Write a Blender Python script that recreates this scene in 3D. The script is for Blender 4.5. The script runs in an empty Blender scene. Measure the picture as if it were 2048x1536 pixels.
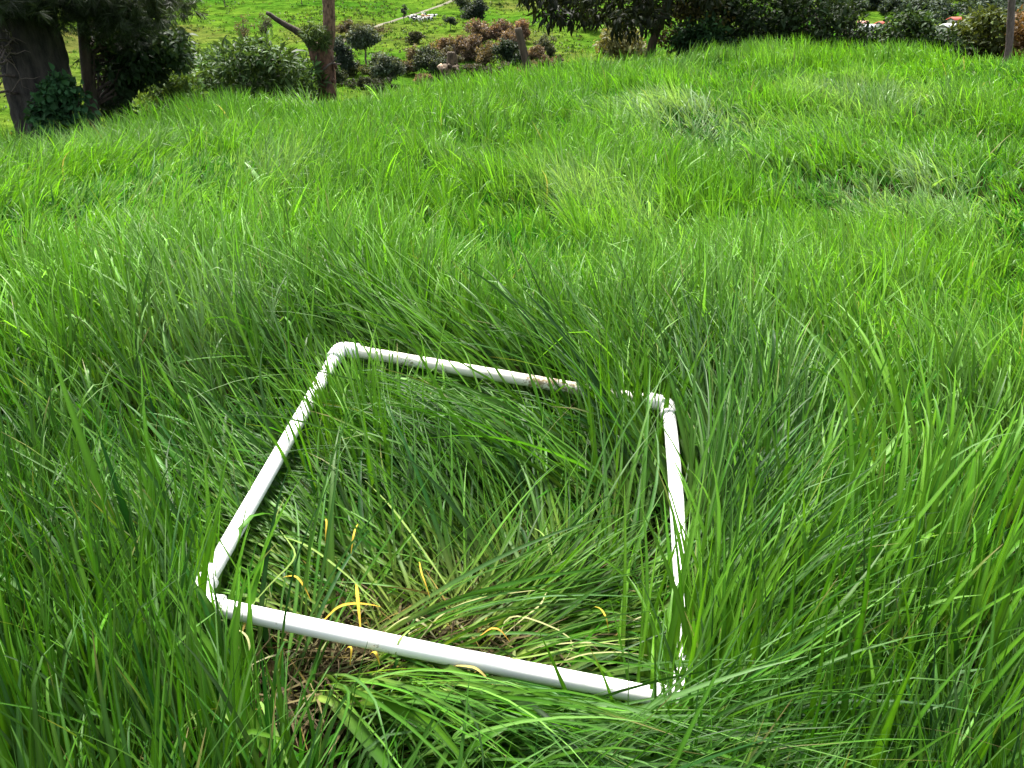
import bpy, math
import numpy as np
from mathutils import Vector

# ------------------------------------------------------------------ camera, world, sun, exposure
SC = bpy.context.scene
COL = SC.collection
THETA = math.radians(27.5)          # camera looks this far below the horizontal
FPX = 1536.0                        # focal length in pixels of the 2048 px wide photograph
cam_d = bpy.data.cameras.new('camera')
cam = bpy.data.objects.new('camera', cam_d)
COL.objects.link(cam)
cam_d.sensor_width = 36.0
cam_d.lens = 36.0 * FPX / 2048.0
cam_d.clip_start = 0.02
cam_d.clip_end = 4000.0
CAM = np.array([0.0, 0.0, 0.75])
cam.location = CAM
cam.rotation_euler = (math.pi / 2 - THETA, 0, 0)
SC.camera = cam

SUN_EL, SUN_AZ = math.radians(60), math.radians(-14)   # azimuth measured from straight ahead, left is negative
world = bpy.data.worlds.new('World')
SC.world = world
world.use_nodes = True
wn = world.node_tree
sky = wn.nodes.new('ShaderNodeTexSky')
sky.sky_type = 'NISHITA'
sky.sun_disc = False
sky.sun_elevation = SUN_EL
sky.sun_rotation = SUN_AZ
sky.dust_density = 4.0
sky.air_density = 1.0
hs = wn.nodes.new('ShaderNodeHueSaturation')           # thin cloud: the sky is whiter than clear blue
hs.inputs['Saturation'].default_value = 0.45
wn.links.new(sky.outputs[0], hs.inputs['Color'])
wn.links.new(hs.outputs[0], wn.nodes['Background'].inputs['Color'])
wn.nodes['Background'].inputs['Strength'].default_value = 0.10

sun_d = bpy.data.lights.new('sun', 'SUN')
sun_d.energy = 3.5
sun_d.angle = math.radians(13)
sun_d.color = (1.0, 0.96, 0.88)
sun = bpy.data.objects.new('sun', sun_d)
COL.objects.link(sun)
sd = Vector((math.sin(SUN_AZ) * math.cos(SUN_EL), math.cos(SUN_AZ) * math.cos(SUN_EL), math.sin(SUN_EL)))
sun.rotation_euler = sd.to_track_quat('Z', 'Y').to_euler()
sun.location = (0, 0, 50)

SC.view_settings.view_transform = 'Standard'
SC.view_settings.look = 'None'
SC.view_settings.gamma = 1.0
SC.view_settings.exposure = 2.08
SC.render.engine = 'CYCLES'
SC.cycles.max_bounces = 8
SC.cycles.diffuse_bounces = 4
SC.cycles.glossy_bounces = 2
SC.cycles.transmission_bounces = 4
SC.cycles.transparent_max_bounces = 8
SC.cycles.use_denoising = True

rng = np.random.default_rng(11)

# ------------------------------------------------------------------ helpers: projection, noise, meshes
CT, ST = math.cos(THETA), math.sin(THETA)

def ray(u, v):
    dx = (np.asarray(u, float) - 1024) / FPX
    dy = -(np.asarray(v, float) - 768) / FPX
    return np.stack([dx, CT + dy * ST, -ST + dy * CT], -1)

def project(P):
    q = P - CAM
    zc = q[..., 1] * CT - q[..., 2] * ST
    yc = q[..., 1] * ST + q[..., 2] * CT
    zc = np.maximum(zc, 1e-3)
    return 1024 + FPX * q[..., 0] / zc, 768 - FPX * yc / zc

def at(u, v, r):
    d = ray(u, v)
    return CAM + d * (r / np.hypot(d[..., 0], d[..., 1]))[..., None]

def smooth(a, b, x):
    t = np.clip((np.asarray(x, float) - a) / (b - a), 0, 1)
    return t * t * (3 - 2 * t)

def _hash(ix, iy, seed):
    h = (ix.astype(np.int64) * 374761393 + iy.astype(np.int64) * 668265263 + seed * 974634773) & 0xFFFFFFFF
    h = ((h ^ (h >> 13)) * 1274126177) & 0xFFFFFFFF
    h = h ^ (h >> 16)
    return (h & 0xFFFFFF) / float(0xFFFFFF)

def noise(x, y, seed=0):
    x = np.asarray(x, float); y = np.asarray(y, float)
    ix = np.floor(x); iy = np.floor(y)
    fx = x - ix; fy = y - iy
    fx = fx * fx * (3 - 2 * fx); fy = fy * fy * (3 - 2 * fy)
    a = _hash(ix, iy, seed); b = _hash(ix + 1, iy, seed)
    c = _hash(ix, iy + 1, seed); d = _hash(ix + 1, iy + 1, seed)
    return (a * (1 - fx) + b * fx) * (1 - fy) + (c * (1 - fx) + d * fx) * fy

def fbm(x, y, seed=0, n=3):
    s = 0; a = 0.5
    for i in range(n):
        s = s + a * noise(x * 2 ** i, y * 2 ** i, seed + 17 * i); a *= 0.5
    return s / (1 - 0.5 ** n)

def unit(v):
    return v / np.maximum(np.linalg.norm(v, axis=-1, keepdims=True), 1e-9)

def make_mesh(name, V, F, col=None, smooth_shade=True):
    """V (n,3); F a list of index arrays (m,k)"""
    if not isinstance(F, (list, tuple)):
        F = [F]
    me = bpy.data.meshes.new(name)
    V = np.ascontiguousarray(V, np.float32)
    me.vertices.add(len(V)); me.vertices.foreach_set('co', V.ravel())
    loops = np.concatenate([f.ravel() for f in F]).astype(np.int32)
    sizes = np.concatenate([np.full(len(f), f.shape[1]) for f in F])
    starts = (np.cumsum(sizes) - sizes).astype(np.int32)
    me.loops.add(len(loops)); me.loops.foreach_set('vertex_index', loops)
    me.polygons.add(len(sizes)); me.polygons.foreach_set('loop_start', starts)
    if smooth_shade:
        me.polygons.foreach_set('use_smooth', np.ones(len(sizes), bool))
    if col is not None:
        a = me.color_attributes.new('col', 'FLOAT_COLOR', 'POINT')
        c = np.ones((len(V), 4), np.float32); c[:, :3] = col
        a.data.foreach_set('color', c.ravel())
    me.update(calc_edges=True)
    me.validate()
    return me

def tag(o, label=None, cat=None, group=None, kind=None):
    if label: o['label'] = label
    if cat: o['category'] = cat
    if group: o['group'] = group
    if kind: o['kind'] = kind
    return o

def link(name, me, mat, parent=None):
    o = bpy.data.objects.new(name, me)
    COL.objects.link(o)
    if mat is not None:
        me.materials.append(mat)
    if parent is not None:
        o.parent = parent
        o.matrix_parent_inverse = parent.matrix_world.inverted() if False else o.matrix_parent_inverse
    return o

def empty(name, loc, label, cat, group=None):
    o = bpy.data.objects.new(name, None)
    COL.objects.link(o)
    o.location = loc
    o.empty_display_size = 0.1
    tag(o, label, cat, group)
    return o

class Geo:
    """collects quads and tris for one mesh"""
    def __init__(s): s.V = []; s.F = {}; s.C = []; s.n = 0
    def add(s, V, F, col=None):
        V = np.asarray(V, float)
        s.V.append(V)
        for f in (F if isinstance(F, (list, tuple)) else [F]):
            s.F.setdefault(f.shape[1], []).append(f + s.n)
        s.C.append(np.ones((len(V), 3)) if col is None else np.broadcast_to(col, (len(V), 3)))
        s.n += len(V)
    def tube(s, P, R, seg=10, rough=0.0, seed=0, caps=True, col=None):
        P = np.asarray(P, float); R = np.broadcast_to(np.asarray(R, float), (len(P),))
        T = unit(np.gradient(P, axis=0))
        ref = np.array([0.0, 0, 1]) if abs(T[0][2]) < 0.9 else np.array([1.0, 0, 0])
        A = unit(np.cross(T, ref)); B = np.cross(T, A)
        ph = np.linspace(0, 2 * np.pi, seg, endpoint=False)
        ring = (np.cos(ph)[None, :, None] * A[:, None] + np.sin(ph)[None, :, None] * B[:, None])
        rad = R[:, None] * np.ones(seg)[None]
        if rough:
            g = np.random.default_rng(seed)
            ridge = g.uniform(-1, 1, seg)
            rad = rad * (1 + rough * (0.6 * ridge[None] + 0.6 * g.uniform(-1, 1, rad.shape)))
        V = (P[:, None] + ring * rad[..., None]).reshape(-1, 3)
        n = len(P)
        i, j = np.meshgrid(np.arange(n - 1), np.arange(seg), indexing='ij')
        j2 = (j + 1) % seg
        Q = np.stack([i * seg + j, i * seg + j2, (i + 1) * seg + j2, (i + 1) * seg + j], -1).reshape(-1, 4)
        F = [Q]
        if caps:
            V = np.vstack([V, P[:1], P[-1:]])
            k = np.arange(seg)
            F.append(np.concatenate([np.stack([np.full(seg, n * seg), (k + 1) % seg, k], -1),
                                     np.stack([np.full(seg, n * seg + 1), (n - 1) * seg + k, (n - 1) * seg + (k + 1) % seg], -1)]))
        s.add(V, F, col)
    def leaves(s, P, D, N, L, W, col=None, fold=0.25, droop=0.15):
        """one folded leaf per row: base P, direction D, normal N, length L, width W"""
        D = unit(D); S = unit(np.cross(D, N)); N = np.cross(S, D)
        L = np.broadcast_to(L, (len(P),))[:, None]; W = np.broadcast_to(W, (len(P),))[:, None]
        m = P + D * L * 0.45
        a = m + S * W * 0.5 + N * W * fold; b = m - S * W * 0.5 + N * W * fold
        m2 = P + D * L * 0.75 - N * L * droop * 0.4
        c = m2 + S * W * 0.36 + N * W * fold * .7; d = m2 - S * W * 0.36 + N * W * fold * .7
        t = P + D * L - N * L * droop
        n = len(P)
        V = np.stack([P, a, b, m, c, d, m2, t], 1).reshape(-1, 3)
        o = np.arange(n)[:, None] * 8
        T3 = np.concatenate([o + np.array([[0, 3, 1]]), o + np.array([[0, 2, 3]]), o + np.array([[4, 6, 7]]), o + np.array([[7, 6, 5]])])
        Q4 = np.concatenate([o + np.array([[1, 3, 6, 4]]), o + np.array([[3, 2, 5, 6]])])
        cc = None if col is None else np.repeat(col, 8, axis=0)
        s.add(V, [T3, Q4], cc)
    def mesh(s, name, smooth_shade=True, col=True):
        V = np.vstack(s.V)
        return make_mesh(name, V, [np.vstack(f) for f in s.F.values()], np.vstack(s.C) if col else None, smooth_shade)

# ------------------------------------------------------------------ materials
def new_mat(name):
    m = bpy.data.materials.new(name); m.use_nodes = True
    return m, m.node_tree.nodes, m.node_tree.links, m.node_tree.nodes['Principled BSDF']

def leaf_mat(name, color, trans=0.35, rough=0.45, spec=0.4, tcol=None, attr=True, spots=0.0):
    m, n, l, p = new_mat(name)
    out = n['Material Output']
    p.inputs['Roughness'].default_value = rough
    p.inputs['Specular IOR Level'].default_value = spec
    mul = n.new('ShaderNodeMix'); mul.data_type = 'RGBA'; mul.blend_type = 'MULTIPLY'
    mul.inputs['Factor'].default_value = 1.0
    mul.inputs['A'].default_value = (*color, 1)
    if attr:
        at_ = n.new('ShaderNodeVertexColor'); at_.layer_name = 'col'
        l.new(at_.outputs['Color'], mul.inputs['B'])
    else:
        mul.inputs['B'].default_value = (1, 1, 1, 1)
    l.new(mul.outputs['Result'], p.inputs['Base Color'])
    tr = n.new('ShaderNodeBsdfTranslucent')
    tm = n.new('ShaderNodeMix'); tm.data_type = 'RGBA'; tm.blend_type = 'MULTIPLY'
    tm.inputs['Factor'].default_value = 1.0
    l.new(mul.outputs['Result'], tm.inputs['A'])
    tm.inputs['B'].default_value = (*(tcol or (1.5, 1.3, 0.6)), 1)
    l.new(tm.outputs['Result'], tr.inputs['Color'])
    mx = n.new('ShaderNodeMixShader'); mx.inputs[0].default_value = trans
    l.new(p.outputs[0], mx.inputs[1]); l.new(tr.outputs[0], mx.inputs[2])
    l.new(mx.outputs[0], out.inputs['Surface'])
    return m

def bark_mat(name, c1, c2, scale=30, bump=0.6, stretch=0.25, moss=None):
    m, n, l, p = new_mat(name)
    tc = n.new('ShaderNodeTexCoord'); mp = n.new('ShaderNodeMapping')
    mp.inputs['Scale'].default_value = (scale, scale, scale * stretch)
    l.new(tc.outputs['Object'], mp.inputs['Vector'])
    ns = n.new('ShaderNodeTexNoise'); ns.inputs['Detail'].default_value = 8; ns.inputs['Roughness'].default_value = 0.7
    ns.inputs['Scale'].default_value = 1.0
    l.new(mp.outputs[0], ns.inputs['Vector'])
    cr = n.new('ShaderNodeValToRGB')
    cr.color_ramp.elements[0].position = 0.38; cr.color_ramp.elements[0].color = (*c1, 1)
    cr.color_ramp.elements[1].position = 0.62; cr.color_ramp.elements[1].color = (*c2, 1)
    if moss:
        e = cr.color_ramp.elements.new(0.7); e.color = (*moss, 1)
    l.new(ns.outputs[0], cr.inputs[0]); l.new(cr.outputs[0], p.inputs['Base Color'])
    p.inputs['Roughness'].default_value = 0.9
    b = n.new('ShaderNodeBump'); b.inputs['Strength'].default_value = bump; b.inputs['Distance'].default_value = 0.02
    l.new(ns.outputs[0], b.inputs['Height']); l.new(b.outputs[0], p.inputs['Normal'])
    return m

def noise_mat(name, stops, scale=4, rough=0.9, bump=0.3, detail=6, dist=0.05):
    m, n, l, p = new_mat(name)
    tc = n.new('ShaderNodeTexCoord')
    ns = n.new('ShaderNodeTexNoise'); ns.inputs['Detail'].default_value = detail; ns.inputs['Scale'].default_value = scale
    ns.inputs['Roughness'].default_value = 0.65
    l.new(tc.outputs['Object'], ns.inputs['Vector'])
    cr = n.new('ShaderNodeValToRGB')
    els = cr.color_ramp.elements
    els[0].position, els[0].color = stops[0][0], (*stops[0][1], 1)
    els[1].position, els[1].color = stops[-1][0], (*stops[-1][1], 1)
    for q, c in stops[1:-1]:
        e = els.new(q); e.color = (*c, 1)
    l.new(ns.outputs[0], cr.inputs[0]); l.new(cr.outputs[0], p.inputs['Base Color'])
    p.inputs['Roughness'].default_value = rough
    b = n.new('ShaderNodeBump'); b.inputs['Strength'].default_value = bump; b.inputs['Distance'].default_value = dist
    l.new(ns.outputs[0], b.inputs['Height']); l.new(b.outputs[0], p.inputs['Normal'])
    return m

M_GRASS = leaf_mat('grass_blade', (1, 1, 1), trans=0.4, rough=0.48, spec=0.2, tcol=(1.2, 1.25, 0.45))
M_THATCH = leaf_mat('dry_thatch', (1, 1, 1), trans=0.2, rough=0.8, spec=0.2, tcol=(1, 1, 0.8))
M_SOIL = noise_mat('soil', [(0.35, (0.006, 0.006, 0.002)), (0.55, (0.014, 0.013, 0.005)), (0.7, (0.026, 0.02, 0.008))], scale=60, bump=0.8, dist=0.01)
M_SOIL.node_tree.nodes['Principled BSDF'].inputs['Specular IOR Level'].default_value = 0.0
M_LEAF = leaf_mat('broad_leaf', (1, 1, 1), trans=0.28, rough=0.55, spec=0.12)
M_NEEDLE = leaf_mat('needle_leaf', (1, 1, 1), trans=0.25, rough=0.55, spec=0.3)
M_BARK = bark_mat('rough_bark', (0.006, 0.005, 0.004), (0.045, 0.037, 0.031), 26, 1.0)
M_DARKBARK = bark_mat('dark_bark', (0.025, 0.018, 0.012), (0.07, 0.05, 0.036), 40, 0.6)
M_REDBARK = bark_mat('red_brown_bark', (0.035, 0.018, 0.01), (0.17, 0.09, 0.05), 34, 0.8, 0.35)
M_PALEBARK = bark_mat('peeling_bark', (0.05, 0.026, 0.016), (0.26, 0.155, 0.095), 60, 0.9, 0.4, moss=(0.3, 0.23, 0.17))
M_TWIG = bark_mat('grey_twig', (0.06, 0.045, 0.035), (0.14, 0.11, 0.09), 60, 0.4)
M_POST = bark_mat('weathered_wood', (0.03, 0.022, 0.013), (0.11, 0.08, 0.05), 60, 0.5, 0.1, moss=(0.07, 0.075, 0.025))
M_STUMP = bark_mat('mossy_stump', (0.02, 0.014, 0.008), (0.16, 0.11, 0.065), 40, 0.9, 0.3, moss=(0.2, 0.2, 0.08))
M_CUT = noise_mat('cut_wood', [(0.4, (0.35, 0.17, 0.08)), (0.6, (0.6, 0.5, 0.38))], scale=90)
M_TRACK = noise_mat('dirt', [(0.35, (0.045, 0.042, 0.018)), (0.6, (0.11, 0.095, 0.055))], scale=0.5)
M_ROAD = noise_mat('asphalt', [(0.4, (0.12, 0.12, 0.14)), (0.6, (0.2, 0.2, 0.22))], scale=0.3, bump=0.1)

def pvc_mat(name, base, dirt, amount):
    m, n, l, p = new_mat(name)
    tc = n.new('ShaderNodeTexCoord')
    a = n.new('ShaderNodeTexNoise'); a.inputs['Scale'].default_value = 160; a.inputs['Detail'].default_value = 6
    a.inputs['Roughness'].default_value = 0.75
    b = n.new('ShaderNodeTexNoise'); b.inputs['Scale'].default_value = 14; b.inputs['Detail'].default_value = 3
    l.new(tc.outputs['Object'], a.inputs['Vector']); l.new(tc.outputs['Object'], b.inputs['Vector'])
    mu = n.new('ShaderNodeMath'); mu.operation = 'MULTIPLY'
    l.new(a.outputs[0], mu.inputs[0]); l.new(b.outputs[0], mu.inputs[1])
    cr = n.new('ShaderNodeValToRGB')
    cr.color_ramp.elements[0].position = amount; cr.color_ramp.elements[0].color = (0, 0, 0, 1)
    cr.color_ramp.elements[1].position = amount + 0.06; cr.color_ramp.elements[1].color = (1, 1, 1, 1)
    l.new(mu.outputs[0], cr.inputs[0])
    mx = n.new('ShaderNodeMix'); mx.data_type = 'RGBA'
    mx.inputs['A'].default_value = (*base, 1); mx.inputs['B'].default_value = (*dirt, 1)
    l.new(cr.outputs[0], mx.inputs['Factor']); l.new(mx.outputs['Result'], p.inputs['Base Color'])
    p.inputs['Roughness'].default_value = 0.34
    p.inputs['Specular IOR Level'].default_value = 0.5
    return m
M_PVC = pvc_mat('white_plastic', (0.84, 0.83, 0.82), (0.35, 0.3, 0.22), 0.39)
M_PVC_OLD = pvc_mat('stained_plastic', (0.80, 0.76, 0.66), (0.26, 0.19, 0.10), 0.29)

# ------------------------------------------------------------------ the lie of the land
# plane of the pipe square, from its four corners (camera axes: right, down, ahead), side 0.5 m
N_CAM = np.array([0.08075749, -0.80026341, -0.59418575])
H_FRAME = 1.3740820104487208 * 0.5
ax_r = np.array([1.0, 0, 0]); ax_d = np.array([0, -ST, -CT]); ax_f = np.array([0, CT, -ST])
FN = unit(N_CAM[0] * ax_r + N_CAM[1] * ax_d + N_CAM[2] * ax_f)
FD = FN @ CAM - H_FRAME                     # FN . p = FD on the frame plane
LIFT = 0.055                                # the frame lies this far above the soil on flattened grass

def frame_pt(u, v, lift=0.0):
    d = ray(u, v)
    t = (FD + lift - CAM @ FN) / (d @ FN)
    return CAM + d * np.asarray(t)[..., None]

def z_plane(x, y):
    return (FD - LIFT - FN[0] * x - FN[1] * y) / FN[2]

EDGE = np.array([(-700, 300, 3.9), (0, 282, 3.7), (200, 264, 3.9), (330, 222, 4.2), (450, 192, 4.5), (600, 182, 4.8), (750, 180, 4.9),
                 (870, 166, 5.1), (1000, 146, 5.4), (1150, 122, 5.7), (1300, 104, 6.0), (1500, 96, 6.4), (1700, 92, 6.6), (2048, 104, 6.4), (2800, 130, 6.0)], float)
CANOPY = 0.135
_ed = ray(EDGE[:, 0], EDGE[:, 1])
E_AZ = np.arctan2(_ed[:, 0], _ed[:, 1])
E_R = EDGE[:, 2]
E_Z = CAM[2] + E_R * _ed[:, 2] / np.hypot(_ed[:, 0], _ed[:, 1]) - CANOPY
R0 = 1.35
FARL = np.array([(0, -27), (125, -27), (150, -23.5), (180, -19.5), (215, -16.2), (260, -11), (305, -5), (540, 36), (1200, 75)], float)
FARR = np.array([(0, -27), (125, -30), (250, -24), (350, -15.2), (420, -9), (600, 35), (1200, 110)], float)

def edge_r(az):
    return np.interp(az, E_AZ, E_R)

def Z(x, y, bumps=True):
    x = np.asarray(x, float); y = np.asarray(y, float)
    r = np.hypot(x, y); az = np.arctan2(x, y)
    re = np.interp(az, E_AZ, E_R); ze = np.interp(az, E_AZ, E_Z)
    sx, sy = np.sin(az), np.cos(az)
    z0 = z_plane(R0 * sx, R0 * sy); s0 = -(FN[0] * sx + FN[1] * sy) / FN[2]
    # the sight-line slope rises steadily from the frame to the crest, then the ground rolls over
    e0 = (z0 - CAM[2]) / R0; e1 = (ze - CAM[2]) / re; h = re - R0; ch = (e1 - e0) / h
    d0 = np.clip((s0 - e0) / R0, 0.4 * ch, 2.4 * ch); d1 = 0.35 * ch
    t = np.clip((r - R0) / h, 0, 1)
    e = (2 * t ** 3 - 3 * t ** 2 + 1) * e0 + (t ** 3 - 2 * t ** 2 + t) * h * d0 + (-2 * t ** 3 + 3 * t ** 2) * e1 + (t ** 3 - t ** 2) * h * d1
    herm = CAM[2] + r * e
    se = e1 + re * d1
    d = np.maximum(r - re, 0)
    past = ze - 0.27 * d + (se + 0.27) * 0.5 * (1 - np.exp(-d / 0.5))
    z = np.where(r < R0, z_plane(x, y), np.where(r < re, herm, past))
    # behind the camera: go on level
    back = smooth(math.radians(75), math.radians(110), np.abs(az))
    z = z * (1 - back) + back * (z_plane(np.clip(x, -1, 1), np.clip(y, -1, 1)) - 0.02 * np.maximum(r - 1, 0))
    if bumps:
        z = z + smooth(1.3, 2.2, r) * (fbm(x * 1.1, y * 1.1, 5) - 0.5) * 0.27 * (1 - smooth(20, 40, r)) * (1 - 0.75 * smooth(re - 1.6, re - 0.2, r))
    zl = np.interp(r, FARL[:, 0], FARL[:, 1]); zr = np.interp(r, FARR[:, 0], FARR[:, 1])
    wr = smooth(math.radians(14), math.radians(21), az)
    zf = CAM[2] + zl * (1 - wr) + zr * wr
    zf = zf + (fbm(x / 38, y / 38, 9) - 0.5) * 5.0 + (fbm(x / 11, y / 11, 21, 4) - 0.5) * 1.5
    w = smooth(25, 90, r)
    return z * (1 - w) + zf * w

def hit(u, v, rmin=100.0, rmax=900.0):
    """where the sight line of a picture point meets the far land"""
    d = ray(u, v); d = d / math.hypot(d[0], d[1])
    rr = np.linspace(rmin, rmax, 3000)
    P = CAM + d[None] * rr[:, None]
    below = P[:, 2] < Z(P[:, 0], P[:, 1])
    k = int(np.argmax(below)) if below.any() else len(rr) - 1
    p = P[k].copy(); p[2] = Z(p[0], p[1])
    return p

def polar_sheet(name, radii, azs, mat, closed):
    A, R = np.meshgrid(azs, radii, indexing='ij')
    X, Y = R * np.sin(A), R * np.cos(A)
    V = np.stack([X, Y, Z(X, Y)], -1).reshape(-1, 3)
    na, nr = len(azs), len(radii)
    i, j = np.meshgrid(np.arange(na if closed else na - 1), np.arange(nr - 1), indexing='ij')
    i2 = (i + 1) % na
    F = np.stack([i * nr + j, i * nr + j + 1, i2 * nr + j + 1, i2 * nr + j], -1).reshape(-1, 4)
    return link(name, make_mesh(name, V, [F]), mat)

def pasture_mat():
    m, n, l, p = new_mat('far_pasture')
    tc = n.new('ShaderNodeTexCoord')
    def nz(scale, detail=5, rough=0.6, vec=None):
        a = n.new('ShaderNodeTexNoise'); a.inputs['Scale'].default_value = scale
        a.inputs['Detail'].default_value = detail; a.inputs['Roughness'].default_value = rough
        l.new(vec or tc.outputs['Object'], a.inputs['Vector']); return a.outputs[0]
    def ramp(src, stops):
        c = n.new('ShaderNodeValToRGB'); e = c.color_ramp.elements
        e[0].position, e[0].color = stops[0][0], (*stops[0][1], 1)
        e[1].position, e[1].color = stops[-1][0], (*stops[-1][1], 1)
        for q, k in stops[1:-1]:
            x = e.new(q); x.color = (*k, 1)
        l.new(src, c.inputs[0]); return c.outputs[0]
    def mix(f, a, b, mode='MIX'):
        x = n.new('ShaderNodeMix'); x.data_type = 'RGBA'; x.blend_type = mode
        if isinstance(f, float): x.inputs['Factor'].default_value = f
        else: l.new(f, x.inputs['Factor'])
        l.new(a, x.inputs['A']); l.new(b, x.inputs['B']); return x.outputs['Result']
    big = ramp(nz(0.016, 3), [(0.36, (0.026, 0.085, 0.008)), (0.5, (0.056, 0.108, 0.012)), (0.64, (0.070, 0.078, 0.022))])
    fine = ramp(nz(0.22, 8, 0.75), [(0.34, (0.4, 0.5, 0.4)), (0.5, (0.95, 1, 0.9)), (0.68, (1.6, 1.4, 1.3))])
    # cattle terraces follow the slope: bands along the contour
    mp = n.new('ShaderNodeMapping'); mp.inputs['Scale'].default_value = (0.2, 0.45, 0.8)
    l.new(tc.outputs['Object'], mp.inputs['Vector'])
    terr = nz(1.0, 5, 0.6, mp.outputs[0])
    tcol = ramp(terr, [(0.36, (0.7, 0.72, 0.6)), (0.56, (1.08, 1.06, 1.0))])
    c = mix(1.0, big, fine, 'MULTIPLY'); c = mix(1.0, c, tcol, 'MULTIPLY')
    l.new(c, p.inputs['Base Color'])
    p.inputs['Roughness'].default_value = 0.9
    p.inputs['Specular IOR Level'].default_value = 0.0
    b = n.new('ShaderNodeBump'); b.inputs['Strength'].default_value = 1.0; b.inputs['Distance'].default_value = 0.9
    ad = n.new('ShaderNodeMath'); ad.operation = 'ADD'
    l.new(terr, ad.inputs[0]); l.new(nz(0.5, 6, 0.7), ad.inputs[1])
    l.new(ad.outputs[0], b.inputs['Height']); l.new(b.outputs[0], p.inputs['Normal'])
    return m

AZ_FINE = np.radians(np.concatenate([np.arange(-180, -60, 6), np.arange(-60, 60, 0.5), np.arange(60, 180, 6)]))
tag(polar_sheet('ground', np.concatenate([np.linspace(0.02, 9, 130), np.linspace(9.2, 26, 40)]), AZ_FINE, M_SOIL, True), kind='structure')
tag(polar_sheet('hillside', np.concatenate([np.linspace(25.9, 110, 40), np.linspace(111, 420, 260), np.linspace(425, 1200, 50)]), AZ_FINE, pasture_mat(), True), kind='structure')

# ------------------------------------------------------------------ dirt track and road on the far slope
def drape(name, px, width, mat, lift=0.12, r_hint=None):
    pts = np.array([hit(u, v) for u, v in px])
    t = np.linspace(0, len(pts) - 1, len(px) * 10)
    P = np.stack([np.interp(t, np.arange(len(pts)), pts[:, k]) for k in range(3)], -1)
    k = np.ones(9) / 9
    for a in range(2):
        P[4:-4, a] = np.convolve(P[:, a], k, 'valid')
    T = unit(np.gradient(P[:, :2], axis=0)); S = np.stack([T[:, 1], -T[:, 0]], -1)
    cols = []
    for w in np.linspace(-0.5, 0.5, 5):
        wob = width * (1 + 0.3 * (noise(np.arange(len(P)) * 0.4, np.full(len(P), w * 3), 3) - 0.5))
        q = P[:, :2] + S * (w * wob)[:, None]
        cols.append(np.column_stack([q, Z(q[:, 0], q[:, 1]) + lift + (0.05 if abs(w) < 0.3 else -0.15)]))
    V = np.stack(cols, 1).reshape(-1, 3); n = len(P)
    i, j = np.meshgrid(np.arange(n - 1), np.arange(4), indexing='ij')
    F = np.stack([i * 5 + j, i * 5 + j + 1, (i + 1) * 5 + j + 1, (i + 1) * 5 + j], -1).reshape(-1, 4)
    return tag(link(name, make_mesh(name, V, [F]), mat), kind='structure')

drape('track', [(960, -22), (918, -6), (898, 4), (872, 15), (845, 24), (815, 33), (780, 44), (745, 57), (715, 69), (685, 80), (655, 96), (620, 112)], 1.6, M_TRACK)
drape('road', [(1768, -14), (1772, 0), (1780, 8), (1800, 14)], 9.0, M_ROAD, 0.3)

# ------------------------------------------------------------------ the pipe square
C_TL, C_TR, C_BR, C_BL = [frame_pt(u, v) for u, v in ((680, 697), (1336, 808), (1371, 1404), (389, 1204))]
PIPE_R = 0.0094
fr = empty('pipe_frame', (C_TL + C_TR + C_BR + C_BL) / 4, 'white plastic pipe square lying on the flattened grass', 'quadrat frame')
F0 = np.array(fr.location)
PIPES = []
def pipe(A, B, mat, bow=0.0, label=None):
    t = np.linspace(0, 1, 25)
    d = unit(B - A)
    s = np.cross(d, FN)
    P = A + (B - A) * t[:, None] + s * (bow * 4 * t * (1 - t))[:, None]
    PIPES.append(P.copy())
    g = Geo(); g.tube(P[1:-1] - F0, PIPE_R, 28)
    o = link('pipe', g.mesh('pipe', col=False), mat, fr)
    if label: o['label'] = label
pipe(C_TL, C_BL, M_PVC, 0.0)
pipe(C_TL, C_TR, M_PVC_OLD, 0.0, 'pipe stained cream with specks of dirt')
pipe(C_TR, C_BR, M_PVC, -0.004)
pipe(C_BL, C_BR, M_PVC, 0.002)
def elbow(C, A, B):
    a, b = unit(A - C), unit(B - C)
    R = 0.0121; leg = 0.030; bend = 0.014
    P = [C + a * leg, C + a * (leg - 0.006), C + a * bend]
    for t in np.linspace(0.15, 0.85, 7):
        P.append(C + a * bend * (1 - t) ** 2 + b * bend * t ** 2)
    P += [C + b * bend, C + b * (leg - 0.006), C + b * leg]
    rad = [R, R * 1.02, R * 0.99] + [R * 0.99] * 7 + [R * 0.99, R * 1.02, R]
    g = Geo(); g.tube(np.array(P) - F0, rad, 28)
    for e, q in ((a, C + a * leg), (b, C + b * leg)):          # socket rims
        g.tube(np.array([q - e * 0.0045, q - e * 0.004, q - e * .0005, q + e * 0.0002]) - F0, [R * 1.0, R * 1.05, R * 1.05, R * 0.86], 28)
    link('elbow', g.mesh('elbow', col=False), M_PVC, fr)
elbow(C_TL, C_BL, C_TR); elbow(C_TR, C_TL, C_BR); elbow(C_BR, C_TR, C_BL); elbow(C_BL, C_BR, C_TL)

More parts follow.
